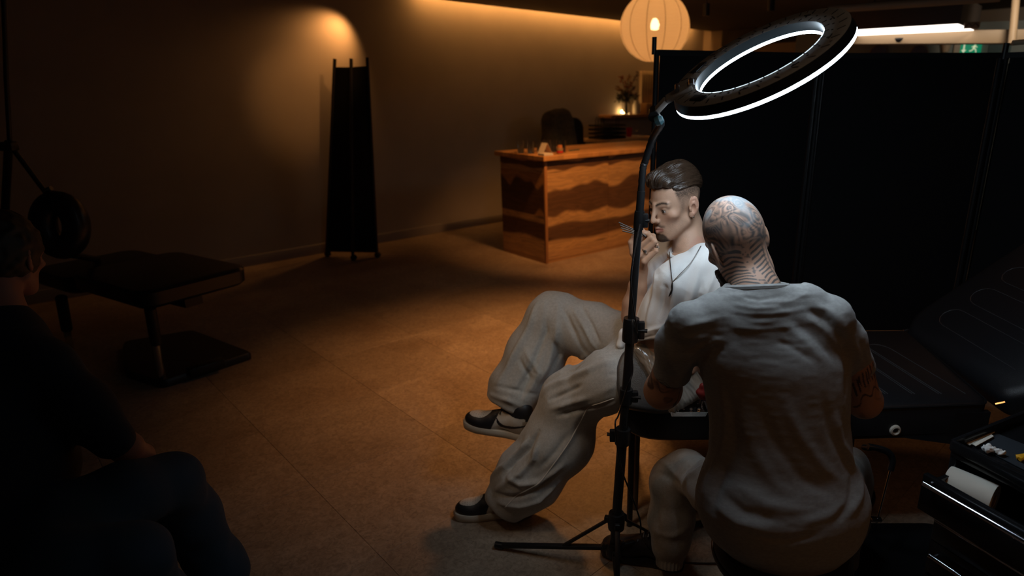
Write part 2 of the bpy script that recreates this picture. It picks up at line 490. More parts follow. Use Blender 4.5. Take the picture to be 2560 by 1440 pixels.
# ------------------------------------------------------------------ reception desk and what stands on and behind it
M_dark = mat('black powder coated steel', (0.012, 0.012, 0.013), 0.42)
M_blackplastic = mat('black plastic', (0.010, 0.010, 0.011), 0.38)
M_vinyl = mat('black vinyl leather', (0.012, 0.012, 0.014), 0.42, bump=0.25, bscale=420)
M_chrome = mat('chrome', (0.75, 0.75, 0.78), 0.14, 1.0)
M_steel = mat('brushed steel', (0.5, 0.48, 0.46), 0.3, 1.0)
M_white = mat('white plastic', (0.7, 0.68, 0.64), 0.5)
M_paper = mat('white paper', (0.72, 0.66, 0.56), 0.85)

def plank_mat(name, light, dark, centre, width, amp, freq, seed, axis=None):
    """sapwood plank with a wavy band of dark heartwood (live-edge boards): plank coordinates in uv-like attribute"""
    m, nt, b = principled(name)
    a = nd(nt, 'ShaderNodeAttribute', attribute_name='board')        # x along the board, y across (0..1), z random
    sep = nd(nt, 'ShaderNodeSeparateXYZ'); nt.links.new(a.outputs['Vector'], sep.inputs[0])
    def M(op, x, y=None, z=None):
        n = nd(nt, 'ShaderNodeMath', operation=op)
        for i, q in enumerate((x, y, z)):
            if q is None: continue
            if isinstance(q, (int, float)): n.inputs[i].default_value = q
            else: nt.links.new(q, n.inputs[i])
        return n.outputs[0]
    cx = nd(nt, 'ShaderNodeCombineXYZ'); nt.links.new(M('MULTIPLY', sep.outputs[0], freq), cx.inputs[0]); cx.inputs[1].default_value = seed
    n1 = nd(nt, 'ShaderNodeTexNoise'); n1.inputs['Scale'].default_value = 1.0; n1.inputs['Detail'].default_value = 1.0; nt.links.new(cx.outputs[0], n1.inputs['Vector'])
    cx2 = nd(nt, 'ShaderNodeCombineXYZ'); nt.links.new(M('MULTIPLY', sep.outputs[0], freq), cx2.inputs[0]); cx2.inputs[1].default_value = seed + 9.3
    n2 = nd(nt, 'ShaderNodeTexNoise'); n2.inputs['Scale'].default_value = 1.0; n2.inputs['Detail'].default_value = 1.0; nt.links.new(cx2.outputs[0], n2.inputs['Vector'])
    up = M('ADD', centre + width, M('MULTIPLY', M('SUBTRACT', n1.outputs[0], 0.5), amp))
    dn = M('ADD', centre - width, M('MULTIPLY', M('SUBTRACT', n2.outputs[0], 0.5), amp))
    s1 = nd(nt, 'ShaderNodeMapRange', interpolation_type='SMOOTHSTEP'); nt.links.new(M('SUBTRACT', up, sep.outputs[1]), s1.inputs[0]); s1.inputs[1].default_value = -0.012; s1.inputs[2].default_value = 0.09
    s2 = nd(nt, 'ShaderNodeMapRange', interpolation_type='SMOOTHSTEP'); nt.links.new(M('SUBTRACT', sep.outputs[1], dn), s2.inputs[0]); s2.inputs[1].default_value = -0.012; s2.inputs[2].default_value = 0.09
    heart = M('MULTIPLY', s1.outputs[0], s2.outputs[0])
    # grain: distorted wave along the board + knots
    gv = nd(nt, 'ShaderNodeCombineXYZ'); nt.links.new(M('MULTIPLY', sep.outputs[0], 1.5), gv.inputs[0]); nt.links.new(M('MULTIPLY', sep.outputs[1], 4.0), gv.inputs[1]); gv.inputs[2].default_value = seed
    gn = nd(nt, 'ShaderNodeTexNoise'); gn.inputs['Scale'].default_value = 1.6; gn.inputs['Detail'].default_value = 3; gn.inputs['Distortion'].default_value = 1.2; nt.links.new(gv.outputs[0], gn.inputs['Vector'])
    wv = M('SINE', M('ADD', M('MULTIPLY', gn.outputs[0], 26.0), M('MULTIPLY', sep.outputs[1], 10.0)))
    grain = nd(nt, 'ShaderNodeMapRange'); nt.links.new(wv, grain.inputs[0]); grain.inputs[1].default_value = -1; grain.inputs[2].default_value = 1; grain.inputs[3].default_value = 0.80; grain.inputs[4].default_value = 1.08
    kn = nd(nt, 'ShaderNodeTexVoronoi'); kn.inputs['Scale'].default_value = 0.8; nt.links.new(gv.outputs[0], kn.inputs['Vector'])
    kr = nd(nt, 'ShaderNodeMapRange'); nt.links.new(kn.outputs['Distance'], kr.inputs[0]); kr.inputs[1].default_value = 0.03; kr.inputs[2].default_value = 0.16; kr.inputs[3].default_value = 0.35; kr.inputs[4].default_value = 1.0
    mx = nd(nt, 'ShaderNodeMix', data_type='RGBA'); nt.links.new(heart, mx.inputs[0]); mx.inputs[6].default_value = (*light, 1); mx.inputs[7].default_value = (*dark, 1)
    def mul(x, y):
        q = nd(nt, 'ShaderNodeMix', data_type='RGBA', blend_type='MULTIPLY'); q.inputs[0].default_value = 1
        nt.links.new(x, q.inputs[6]); nt.links.new(y, q.inputs[7]); return q.outputs[2]
    nt.links.new(mul(mul(mx.outputs[2], grain.outputs[0]), kr.outputs[0]), b.inputs['Base Color'])
    b.inputs['Roughness'].default_value = 0.45
    return m
def board(name, c, ax, L, Hh, th, m, parent, bevel=0.003, x0=0.0):
    """flat board: ax = (along, normal, up)"""
    b = MB().box(c, (L, th, Hh), ax, bevel)
    V = [np.array(v.co) - np.array(c) for v in b.bm.verts]
    lay = [(x0 + float(v @ ax[0]) + L / 2, float(v @ ax[2]) / Hh + 0.5, 0.0) for v in V]
    o = b.build(name, m, parent, 0)
    a = o.data.attributes.new('board', 'FLOAT_VECTOR', 'POINT')
    a.data.foreach_set('vector', np.array(lay, np.float32).ravel())
    return o
LIGHT, DARK = (0.66, 0.38, 0.15), (0.16, 0.08, 0.036)
W1 = plank_mat('board top', LIGHT, DARK, 0.75, 0.30, 0.9, 3.0, 1.7)
W2 = plank_mat('board upper', LIGHT, DARK, 0.42, 0.36, 0.75, 2.6, 4.1)
W3 = plank_mat('board lower', LIGHT, DARK, 0.55, 0.28, 0.35, 1.5, 7.9)
W4 = plank_mat('board plain', (0.60, 0.34, 0.14), (0.42, 0.22, 0.085), 0.2, 0.2, 0.5, 1.2, 12.2)
W5 = plank_mat('board side upper', (0.60, 0.30, 0.10), DARK, 0.34, 0.42, 1.0, 4.2, 23.4)
DX = unit([0.874, 0.80, 0]); DN = np.array([DX[1], -DX[0], 0]); DB = -DN       # along the front, outward normal of the front, into the desk
dc = np.array([-0.343, 5.852, 0.0])
desk = thing('reception_desk', 'wooden reception desk clad in live-edge boards with dark wavy heartwood', 'desk', dc + DX * 0.9 + DB * 0.35)
DL, DW, DH = 2.05, 0.72, 0.99
MB().box(dc + DX * DL / 2 + DB * DW / 2 + UZ * DH / 2, (DL - 0.05, DW - 0.05, DH), (DX, DB, UZ)).build('carcass', W4 and mat('desk carcass', (0.09, 0.045, 0.02), 0.6), desk, 0)
zs = [(0.0, 0.10, W4), (0.10, 0.42, W3), (0.42, 0.82, W2), (0.82, 0.985, W1)]
for k, (L0, L1) in enumerate(((0.02, 0.84), (0.843, 2.03))):
    for z0, z1, m in zs:
        board('plank', dc + DX * (L0 + L1) / 2 - DB * 0.0 + UZ * (z0 + z1) / 2 + DB * 0.012, (DX, DN, UZ), L1 - L0 - 0.002, z1 - z0 - 0.001, 0.022, m, desk, 0.0012, x0=0.0 if k == 0 else 0.9)
for z0, z1, m in ((0.0, 0.115, W4), (0.115, 0.46, W3), (0.46, 0.87, W5), (0.87, 0.985, W1)):
    board('plank', dc + DB * DW / 2 + UZ * (z0 + z1) / 2 + DX * 0.008, (DB, -DX, UZ), DW - 0.03, z1 - z0 - 0.001, 0.022, m, desk, 0.0012, x0=2.0)
MB().bar(dc + DB * 0.012 + DX * 0.012, dc + DB * 0.012 + DX * 0.012 + UZ * DH, 0.03, 0.03, (DX[0], DX[1], 0), 0.003).build('corner_post', mat('oiled edge wood', (0.45, 0.21, 0.075), 0.45), desk)
top = board('countertop', dc + DX * (DL / 2 - 0.01) + DB * (DW / 2 - 0.01) + UZ * (DH + 0.0225), (DX, UZ, DB), DL + 0.07, DW + 0.07, 0.045, plank_mat('counter boards', (0.66, 0.34, 0.12), (0.52, 0.24, 0.075), 0.5, 0.25, 0.6, 1.5, 31.0), desk, 0.006)
TOPZ = DH + 0.0455
def desk_at(x, y): return atz(x, y, TOPZ)

# tumblers in a row on the counter corner
M_glass = glass('clear glass')
def tumbler():
    r, h = 0.035, 0.115
    t = MB().lathe([(0, 0), (r * 0.86, 0), (r * 0.9, 0.003), (r, h), (r - 0.0022, h), (r * 0.88 - 0.002, 0.012), (0, 0.012)], (0, 0, 0), n=28)
    return t.build('drinking_glass', M_glass, None)
g0 = tumbler()
gl = [(1302, 383, 'clear drinking glass at the far left end of the counter row'),
      (1327, 384, 'clear drinking glass second from the left in the counter row'),
      (1350, 379, 'clear drinking glass standing behind the folded white card, left one'),
      (1368, 379, 'clear drinking glass standing behind the folded white card, middle one'),
      (1384, 380, 'clear drinking glass right behind the folded card, beside the candle jar'),
      (1406, 381, 'clear drinking glass just behind the small candle jar')]
for i, (x, y, lab) in enumerate(gl):
    o = g0 if i == 0 else g0.copy()
    if i: COL.objects.link(o)
    o.location = Vector(desk_at(x, y)) + Vector((0, 0, 0.001)); tag(o, lab, 'glass', 'drinking glasses on the counter')
# folded card, slip of paper, candle jar, pen
p = desk_at(1362, 384)
b = MB(); rx = DX; ry = DB; hh, ww, dd = 0.10, 0.085, 0.055
for sgn in (-1, 1):
    a0 = p + DX * dd * sgn; b.prism([a0 - DB * ww * 0.5, a0 + DB * ww * 0.5, p + DB * ww * 0.5 + UZ * hh, p - DB * ww * 0.5 + UZ * hh], DX * 0.0015 * sgn)
tag(b.build('folded_card', M_paper, None, 0), 'folded cream card standing like a tent among the glasses', 'card')
tag(MB().box(desk_at(1364, 389) + UZ * 0.012, (0.11, 0.09, 0.022), (DX, DB, UZ), 0.002).build('napkin_stack', M_paper, None, 0), 'low stack of cream napkins at the counter corner', 'napkins')
p = desk_at(1400, 385)
cj = thing('candle_jar', 'small patterned jar with a red label at the counter corner', 'jar', p)
MB().lathe([(0, 0), (0.026, 0), (0.03, 0.006), (0.03, 0.05), (0.027, 0.058), (0, 0.058)], p, n=24).build('jar_body', mat('amber jar', (0.32, 0.22, 0.12), 0.3), cj)
MB().lathe([(0, 0.058), (0.022, 0.058), (0.024, 0.066), (0.02, 0.082), (0, 0.084)], p, n=20).build('lid', mat('orange lid', (0.55, 0.2, 0.06), 0.45), cj)
MB().lathe([(0.0305, 0.012), (0.0312, 0.012), (0.0312, 0.032), (0.0305, 0.032)], p, n=24).build('label_band', mat('red label', (0.5, 0.02, 0.02), 0.5), cj)
a, b_ = desk_at(1423, 378), desk_at(1448, 375)
tag(MB().tube([a + UZ * 0.006, b_ + UZ * 0.006], 0.005, 8).build('pen', mat('teal pen', (0.03, 0.12, 0.11), 0.4), None), 'dark teal pen lying on the counter right of the jar', 'pen')

# office chair with a coat over its back, behind the desk
p = dc + DX * 1.52 + DB * 1.30; p[2] = 0
ch = thing('office_chair', 'office chair behind the reception desk with a coat over its back', 'chair', p)
cf = DB * -1.0
MB().slab(rrect(0.48, 0.46, 0.1), p + UZ * 0.46, DX, DB, UZ, [(0.03, 0), (0, 0.03), (0, 0.05), (0.03, 0.08)]).build('seat', M_vinyl, ch)
MB().slab(rrect(0.50, 0.74, 0.16), p + DB * 0.24 + DX * 0.14 + UZ * 0.92, DX, UZ, DB, [(0.03, -0.02), (0, 0), (0, 0.03), (0.03, 0.05)]).build('backrest', M_vinyl, ch)
MB().tube([p + UZ * 0.46, p + UZ * 0.1], 0.03).build('column', M_dark, ch)
for k in range(5):
    q = 2 * math.pi * k / 5; e = p + np.array([math.cos(q), math.sin(q), 0]) * 0.28
    MB().bar(p + UZ * 0.11, e + UZ * 0.075, 0.04, 0.025).build('leg', M_dark, ch)
    MB().lathe([(0, -0.012), (0.028, -0.012), (0.03, 0), (0.028, 0.012), (0, 0.012)], e + UZ * 0.03, axis=(-math.sin(q), math.cos(q), 0), n=14).build('caster', M_blackplastic, ch)
pc = atY(1440, 330, (p + DB * 0.15)[1])
base = p + DB * 0.22
def coat_f(P):
    d = rc(P, base + UZ * 1.29 - DX * 0.16, base + UZ * 1.31 + DX * 0.02, 0.10, 0.10)
    d = smin(d, rc(P, base + UZ * 1.22 - DX * 0.18, base + UZ * 0.62 - DX * 0.24 - DB * 0.08, 0.11, 0.14), 0.08)
    d = smin(d, rc(P, base + UZ * 1.22 + DX * 0.06, base + UZ * 0.62 + DX * 0.10 - DB * 0.06, 0.11, 0.13), 0.08)
    return smin(d, rc(P, base + UZ * 1.15 - DB * 0.10 - DX * 0.02, base + UZ * 0.66 - DB * 0.18 - DX * 0.02, 0.09, 0.10), 0.08)
def coat_d(V): return 0.018 * np.sin((V @ DX) * 48 + 4 * vnoise(V, 5, 3)) * np.clip((1.3 - V[:, 2]) * 2, 0, 1) + 0.008 * vnoise(V, 14, 5)
lo = base - [0.55, 0.55, 0]; hi = base + [0.55, 0.55, 1.5]; lo[2] = 0.45
tag(sdf_obj('coat', coat_f, lo, hi, 0.014, mat('olive green cloth', (0.075, 0.07, 0.045), 0.9, noise=0.3), None, disp=coat_d), 'dark olive coat draped over the office chair behind the desk', 'coat')

# back desk by the wall, with basket, red cup and papers; wall shelf above with flowers
wy = lambda x, y, off: (lambda r: EYE + r * ((WALL - off - EYE @ A2) / (r @ A2)))(ray(x, y))
bd = wy(1540, 345, 0.35); BZ = bd[2]
td = thing('side_table', 'narrow pale wooden table along the back wall behind the desk', 'table', (bd[0], bd[1], 0))
e0 = (wy(1478, 333, 0.3) @ A1); e1 = (wy(1612, 342, 0.3) @ A1)
MB().box(rp((e0 + e1) / 2, WALL - 0.33, BZ - 0.02), (e1 - e0, 0.6, 0.04), RAX, 0.005).build('tabletop', mat('pale table wood', (0.55, 0.36, 0.19), 0.5, noise=0.2, nscale=4, stretch=(1, 9, 9)), td)
for a_ in (e0 + 0.06, e1 - 0.06):
    for b2 in (0.08, 0.58): MB().box(rp(a_, WALL - b2, (BZ - 0.04) / 2), (0.05, 0.05, BZ - 0.04), RAX, 0.003).build('leg', M_dark, td)
bp = rp(e0 + 0.30, WALL - 0.32, BZ + 0.003)
bk = thing('wire_basket', 'black wire letter tray stack with upright loops on the back table', 'basket', bp)
for k in range(4):
    z = 0.012 + 0.055 * k
    MB().tube([bp + A1 * x + A2 * y + UZ * z for x, y in rrect(0.46, 0.30, 0.03, 3)], 0.013, 6, closed=True).build('rim', M_dark, bk)
    MB().box(bp + UZ * (z - 0.003), (0.45, 0.29, 0.004), RAX).build('tray', M_dark, bk, 0)
for x in (-0.21, -0.1, 0.21):
    MB().tube([bp + A1 * (x - 0.025) + UZ * 0.01, bp + A1 * (x - 0.025) + UZ * 0.26, bp + A1 * x + UZ * 0.285, bp + A1 * (x + 0.025) + UZ * 0.26, bp + A1 * (x + 0.025) + UZ * 0.01], 0.006, 6).build('loop_handle', M_dark, bk)
p = wy(1573, 339, 0.4); p[2] = BZ
tag(MB().lathe([(0, 0), (0.032, 0), (0.042, 0.135), (0.040, 0.135), (0.031, 0.006), (0, 0.006)], p, n=24).build('red_cup', mat('red cup', (0.5, 0.012, 0.02), 0.35), None), 'red plastic cup standing on the back table', 'cup')
p = wy(1592, 338, 0.42); p[2] = BZ
g = MB().lathe([(0, 0), (0.03, 0), (0.03, 0.004), (0.004, 0.008), (0.004, 0.07), (0.03, 0.10), (0.034, 0.15), (0.032, 0.15), (0.028, 0.102), (0, 0.08)], p, n=20).build('stemmed_glass', M_glass, None)
tag(g, 'clear stemmed glass beside the red cup on the back table', 'glass')
for k, (x, y, lab) in enumerate(((1590, 341, 'loose white paper sheet beside the red cup on the back table'), (1559, 342, 'white paper sheet lying left of the red cup'))):
    p = wy(x, y, 0.36); p[2] = BZ + 0.006
    tag(MB().box(p, (0.2, 0.15, 0.01), (unit(A1 + A2 * 0.2 * (1 - 2 * k)), unit(A2 - A1 * 0.2 * (1 - 2 * k)), UZ)).build('paper_sheet', M_paper, None, 0), lab, 'paper', 'papers on the back table')
sp_ = wy(1580, 285, 0.12); SZ = sp_[2]
s0 = wy(1512, 283, 0.12) @ A1; s1 = s0 + 2.2
sh = tag(MB().box(rp((s0 + s1) / 2, WALL - 0.13, SZ - 0.02), (s1 - s0, 0.26, 0.035), RAX, 0.004).build('wall_shelf', mat('shelf wood', (0.42, 0.22, 0.09), 0.5), None), 'brown wooden wall shelf carrying the flower vase', 'shelf')
# glowing lamp low behind the vase
p = wy(1556, 279, 0.06); p[2] = SZ
lp = thing('shelf_lamp', 'small warm lamp glowing on the wall shelf behind the flower vase', 'lamp', p)
MB().lathe([(0, 0), (0.03, 0), (0.03, 0.012), (0, 0.012)], p, n=16).build('base', M_dark, lp)
MB().lathe([(0, 0.012), (0.02, 0.014), (0.028, 0.034), (0.018, 0.055), (0, 0.06)], p, n=16).build('bulb', emit('shelf lamp bulb', (1.0, 0.6, 0.22), 30), lp)
p = wy(1565, 281, 0.17); p[2] = SZ
fv = thing('flower_vase', 'tall clear glass vase holding dried wildflowers on the wall shelf', 'vase', p)
MB().lathe([(0, 0), (0.05, 0), (0.055, 0.01), (0.06, 0.24), (0.057, 0.24), (0.052, 0.012), (0, 0.012)], p, n=24).build('vase', M_glass, fv)
rng = random.Random(4)
M_stem = mat('dark stem', (0.03, 0.035, 0.015), 0.7)
cols = [mat('rust blossom', (0.30, 0.09, 0.03), 0.8), mat('plum blossom', (0.07, 0.02, 0.035), 0.8), mat('ochre blossom', (0.34, 0.17, 0.05), 0.8), mat('dark leaf', (0.03, 0.035, 0.018), 0.7)]
tips = [(1552, 190, 0), (1540, 215, 2), (1545, 240, 3), (1560, 230, 3), (1574, 185, 2), (1578, 205, 0), (1597, 180, 1), (1588, 215, 1), (1568, 215, 0), (1552, 222, 2), (1582, 235, 3), (1543, 250, 3), (1575, 228, 2), (1590, 240, 3), (1564, 203, 0), (1557, 245, 3)]
for k, (x, y, ci) in enumerate(tips):
    q = wy(x, y, 0.10 + 0.16 * rng.random())
    st = MB().tube(spline([p + A1 * rng.uniform(-.03, .03) + UZ * 0.015, p + A1 * rng.uniform(-.02, .02) + UZ * 0.22, (p + UZ * 0.3) * 0.4 + q * 0.6, q], 5), 0.004, 6).build('stem', M_stem, fv)
    f = MB(); ax = unit(q - p - UZ * 0.2)
    for i in range(26 if ci != 1 else 40):
        u = rng.random(); c = q - ax * u * (0.09 if ci != 1 else 0.16); d = unit([rng.gauss(0, 1), rng.gauss(0, 1), rng.gauss(0, 0.5)])
        L = (0.030 if ci != 3 else 0.050) * rng.uniform(0.7, 1.4); w = unit(np.cross(d, [0.2, 0.5, 1])) * L * 0.30
        e = c + d * 0.008; f.prism([e, e + d * L * 0.5 + w, e + d * L, e + d * L * 0.5 - w], unit(np.cross(d, w)) * 0.002)
    f.build('blossom' if ci != 3 else 'leaf_cluster', cols[ci], st, 0)
p = wy(1591, 283, 0.15); p[2] = SZ
wb = thing('white_jug', 'small white jug with a sprig right of the flower vase', 'jug', p)
MB().lathe([(0, 0), (0.055, 0), (0.062, 0.02), (0.062, 0.13), (0.04, 0.17), (0.03, 0.2), (0.027, 0.2), (0.03, 0.02), (0, 0.02)], p, n=24).build('jug_body', mat('white ceramic', (0.62, 0.55, 0.45), 0.4), wb)
f = MB().tube([p + UZ * 0.1, p + UZ * 0.26 - A1 * 0.03, p + UZ * 0.30 - A1 * 0.05], 0.004, 6)
for i in range(9):
    d = unit([rng.gauss(0, 1), rng.gauss(0, 1), rng.gauss(0, 1)]); c = p + UZ * 0.25 - A1 * 0.035; w = unit(np.cross(d, [0.2, 0.5, 1])) * 0.016
    f.prism([c, c + d * 0.03 + w, c + d * 0.06, c + d * 0.03 - w], unit(np.cross(d, w)) * 0.002)
f.build('sprig', cols[1], wb, 0)
tag(MB().box(rp(s0 + 1.04, WALL - 0.165, SZ + 0.075), (0.5, 0.13, 0.15), RAX, 0.004).build('pale_box', mat('tan cardboard', (0.5, 0.32, 0.15), 0.7), None), 'tan cardboard box on the wall shelf right of the white jug', 'box')
# radiator on the wall right of the flowers
r0 = wy(1600, 200, 0.05); rz = (wy(1610, 178, 0.05)[2], SZ + 0.03)
rd = thing('radiator', 'cream column radiator on the back wall beside the black screen', 'radiator', rp(r0 @ A1 + 0.2, WALL - 0.05, rz[1]))
for k in range(7):
    c = rp(r0 @ A1 + 0.03 + 0.06 * k, WALL - 0.05, (rz[0] + rz[1]) / 2)
    MB().box(c, (0.04, 0.06, rz[0] - rz[1]), RAX, 0.012).build('column', mat('cream enamel', (0.5, 0.4, 0.27), 0.4), rd)
for z in (rz[0] - 0.05, rz[1] + 0.05):
    MB().tube([rp(r0 @ A1, WALL - 0.05, z), rp(r0 @ A1 + 0.42, WALL - 0.05, z)], 0.018, 10).build('header_pipe', MATS['cream enamel'], rd)

# paper lantern
lc = at(1637, 68, 6.0); LR = 0.335
ln = thing('paper_lantern', 'large round cream paper lantern hanging lit near the back wall', 'lamp', lc)
def paper():
    m, nt, b = principled('rice paper')
    out = nt.nodes['Material Output']
    tc = nd(nt, 'ShaderNodeTexCoord'); w = nd(nt, 'ShaderNodeTexWave', bands_direction='Z'); w.inputs['Scale'].default_value = 26; w.inputs['Distortion'].default_value = 0.6
    nt.links.new(tc.outputs['Object'], w.inputs['Vector'])
    mr = nd(nt, 'ShaderNodeMapRange'); nt.links.new(w.outputs[0], mr.inputs[0]); mr.inputs[3].default_value = 0.80; mr.inputs[4].default_value = 1.0
    mx = nd(nt, 'ShaderNodeMix', data_type='RGBA', blend_type='MULTIPLY'); mx.inputs[0].default_value = 1; mx.inputs[6].default_value = (0.88, 0.66, 0.42, 1); nt.links.new(mr.outputs[0], mx.inputs[7])
    tr = nd(nt, 'ShaderNodeBsdfTranslucent'); nt.links.new(mx.outputs[2], tr.inputs[0])
    tp = nd(nt, 'ShaderNodeBsdfTransparent'); df = nd(nt, 'ShaderNodeBsdfDiffuse'); nt.links.new(mx.outputs[2], df.inputs[0])
    a = nd(nt, 'ShaderNodeMixShader'); a.inputs[0].default_value = 0.35; nt.links.new(tr.outputs[0], a.inputs[1]); nt.links.new(df.outputs[0], a.inputs[2])
    c = nd(nt, 'ShaderNodeMixShader'); c.inputs[0].default_value = 0.06; nt.links.new(a.outputs[0], c.inputs[1]); nt.links.new(tp.outputs[0], c.inputs[2])
    nt.links.new(c.outputs[0], out.inputs[0]); return m
prof = [(LR * math.sin(q), -LR * 0.96 * math.cos(q)) for q in np.linspace(0.22, math.pi - 0.22, 40)]
MB().lathe(prof, lc, n=48).build('shade', paper(), ln, 180)
M_rib = mat('bamboo rib', (0.42, 0.22, 0.10), 0.6)
for k in range(12):
    q = 2 * math.pi * (k + 0.35) / 12
    MB().tube([lc + np.array([math.cos(q) * r * 1.002, math.sin(q) * r * 1.002, h]) for r, h in prof[::3]], 0.0026, 6).build('rib', M_rib, ln)
MB().lathe([(0, -0.05), (0.035, -0.04), (0.045, 0), (0.03, 0.04), (0.015, 0.06), (0, 0.06)], lc + UZ * 0.02, n=20).build('bulb', emit('lantern bulb', (1.0, 0.60, 0.28), 46), ln)
MB().tube([lc + UZ * 0.08, [lc[0], lc[1], CEIL]], 0.004, 6).build('cord', M_dark, ln)

# ------------------------------------------------------------------ far right corner above the screens
bx = lambda x, y, D: at(x, y, D)
a = bx(2085, 74, 5.6); b2 = bx(2398, 70, 5.0)
u = b2 - a; u[2] = 0; L = np.linalg.norm(u); u = unit(u); v = np.array([-u[1], u[0], 0]); zb = 2.125
pl_ = thing('box_pendant', 'long dark box pendant lamp with a white glowing underside', 'lamp', [(a[0] + b2[0]) / 2, (a[1] + b2[1]) / 2, zb])
c = (a + b2) / 2; c[2] = zb + 0.1
MB().box(c + v * 0.40, (L, 0.80, 0.2), (u, v, UZ), 0.004).build('housing', mat('brown black housing', (0.075, 0.055, 0.042), 0.6), pl_)
MB().box(c + v * 0.40 - UZ * 0.102, (L - 0.04, 0.74, 0.006), (u, v, UZ)).build('diffuser', emit('cool white panel', (1.0, 0.90, 0.80), 2.6), pl_, 0)
for s in (0.2, 0.8): MB().tube([c + v * 0.4 + u * L * (s - 0.5) + UZ * 0.1, c * [1, 1, 0] + v * 0.4 + u * L * (s - 0.5) + UZ * CEIL], 0.006, 6).build('suspension_rod', M_dark, pl_)
# tan cross beam, duct
M_tan = mat('tan lacquer', (0.42, 0.29, 0.17), 0.55)
a, b2 = bx(2110, 97, 6.2), bx(2580, 92, 5.4)
tag(MB().bar(a, b2, 0.2, 0.11, bevel=0.004).build('cross_beam', M_tan, None), 'tan horizontal beam under the box pendant lamp', 'beam')
a, b2 = bx(2070, 24, 4.85), bx(2500, -6, 4.45)
tag(MB().tube([a, b2], 0.028, 16).build('ceiling_duct', mat('pale duct', (0.45, 0.34, 0.22), 0.5), None), 'pale round duct running above the box pendant lamp', 'duct')
tag(MB().tube([bx(2545, -60, 5.2), bx(2530, 110, 5.2)], 0.03, 12).build('drain_pipe', M_tan, None), 'tan vertical pipe at the right edge above the screens', 'pipe')
# back partition and mirrors seen through the gap between beam and screens
a, b2 = bx(1990, 115, 7.4), bx(2600, 115, 6.4); a[2] = b2[2] = 1.2
tag(MB().bar(a, b2, 0.06, 2.2).build('partition', mat('grey green partition', (0.30, 0.33, 0.30), 0.7), None, 0), 'grey green partition far behind the black screens', 'partition')
un = unit((b2 - a) * [1, 1, 0]); pn = np.array([un[1], -un[0], 0])
def on_part(x, y):
    r = ray(x, y); o = a + pn * 0.04; return EYE + r * (((o - EYE) @ pn) / (r @ pn))
for k, (x, y, w, lab) in enumerate(((2196, 134, 0.095, 'round topped dark mirror left of the exit sign'), (2297, 136, 0.10, 'round topped dark mirror nearest the exit sign'))):
    p = on_part(x, y); mr_ = thing('wall_mirror', lab, 'mirror', p, 'round topped mirrors behind the screens')
    MB().slab([(w * math.cos(q), w * 1.05 * math.sin(q)) for q in np.linspace(0, 2 * math.pi, 32, endpoint=False)], p, un, UZ, pn, [(0, 0), (0, 0.02), (0.012, 0.026)]).build('frame', mat('pale frame', (0.35, 0.27, 0.18), 0.5), mr_)
    MB().slab([(w * 0.88 * math.cos(q), w * 0.93 * math.sin(q)) for q in np.linspace(0, 2 * math.pi, 32, endpoint=False)], p, un, UZ, pn, [(0, 0.024), (0, 0.03)]).build('mirror_pane', mat('brown mirror', (0.10, 0.05, 0.03), 0.25), mr_)
p = on_part(2425, 121); EXW, EXH = 0.205, 0.125
ex = thing('exit_sign', 'small green emergency exit sign with white arrow and running figure', 'sign', p)
MB().box(p + pn * 0.02, (EXW, 0.03, EXH), (un, -pn, UZ), 0.003).build('sign_panel', emit('exit green', (0.0, 0.25, 0.12), 0.55), ex)
M_pict = emit('exit pictogram', (0.75, 0.8, 0.55), 0.6)
q = p + pn * 0.037
def ps(pts): return [q + un * x + UZ * y for x, y in pts]
MB().prism(ps([(-0.065, 0.045), (-0.052, 0.045), (-0.052, -0.015), (-0.035, -0.015), (-0.0585, -0.045), (-0.082, -0.015), (-0.065, -0.015)]), pn * 0.002).build('arrow', M_pict, ex, 0)
fig = MB()
fig.lathe([(0, -0.001), (0.010, -0.001), (0.010, 0.002), (0, 0.002)], q + un * 0.042 + UZ * 0.038, axis=pn, n=16)
for s_, e_, w_ in (((0.040, 0.026), (0.030, -0.002), 0.016), ((0.036, 0.022), (0.012, 0.012), 0.008), ((0.040, 0.020), (0.062, 0.008), 0.008), ((0.030, 0), (0.052, -0.014), 0.010), ((0.052, -0.014), (0.056, -0.042), 0.009), ((0.030, 0), (0.018, -0.022), 0.010), ((0.018, -0.022), (-0.006, -0.028), 0.009)):
    fig.bar(q + un * s_[0] + UZ * s_[1], q + un * e_[0] + UZ * e_[1], w_, 0.002, pn)
fig.build('running_figure', M_pict, ex, 0)
tag(MB().box(on_part(2392, 120) + pn * 0.03, (0.06, 0.03, 0.2), (un, -pn, UZ), 0.003).build('pale_post', mat('pale post', (0.5, 0.42, 0.3), 0.5), None), 'pale strip post just left of the green exit sign', 'post')
tag(MB().lathe([(0, 0), (0.03, 0), (0.05, 0.09), (0.05, 0.11), (0, 0.11)], on_part(2363, 131) + pn * 0.06, n=16).build('wall_lamp', mat('cream shade', (0.6, 0.45, 0.3), 0.5), None), 'small cream lamp shade left of the pale post', 'lamp')
tag(MB().box(on_part(2498, 122) + pn * 0.02, (0.2, 0.03, 0.26), (un, -pn, UZ), 0.003).build('poster', mat('teal poster', (0.10, 0.17, 0.17), 0.6), None), 'bluish grey poster right of the green exit sign', 'poster')
p = bx(2430, 63, 4.75); mbx = thing('small_sign', 'small tan box sign with a zigzag mark right of the box pendant lamp', 'sign', p)
MB().box(p, (0.105, 0.03, 0.045), (un, -pn, UZ), 0.003).build('sign_box', mat('tan sign', (0.5, 0.32, 0.17), 0.5), mbx)
MB().tube([p + pn * 0.017 + un * x + UZ * y for x, y in ((-0.045, -0.012), (-0.022, 0.012), (0.0, -0.010), (0.022, 0.012), (0.045, -0.012))], 0.004, 6).build('zigzag_mark', mat('brown mark', (0.12, 0.06, 0.03), 0.6), mbx)
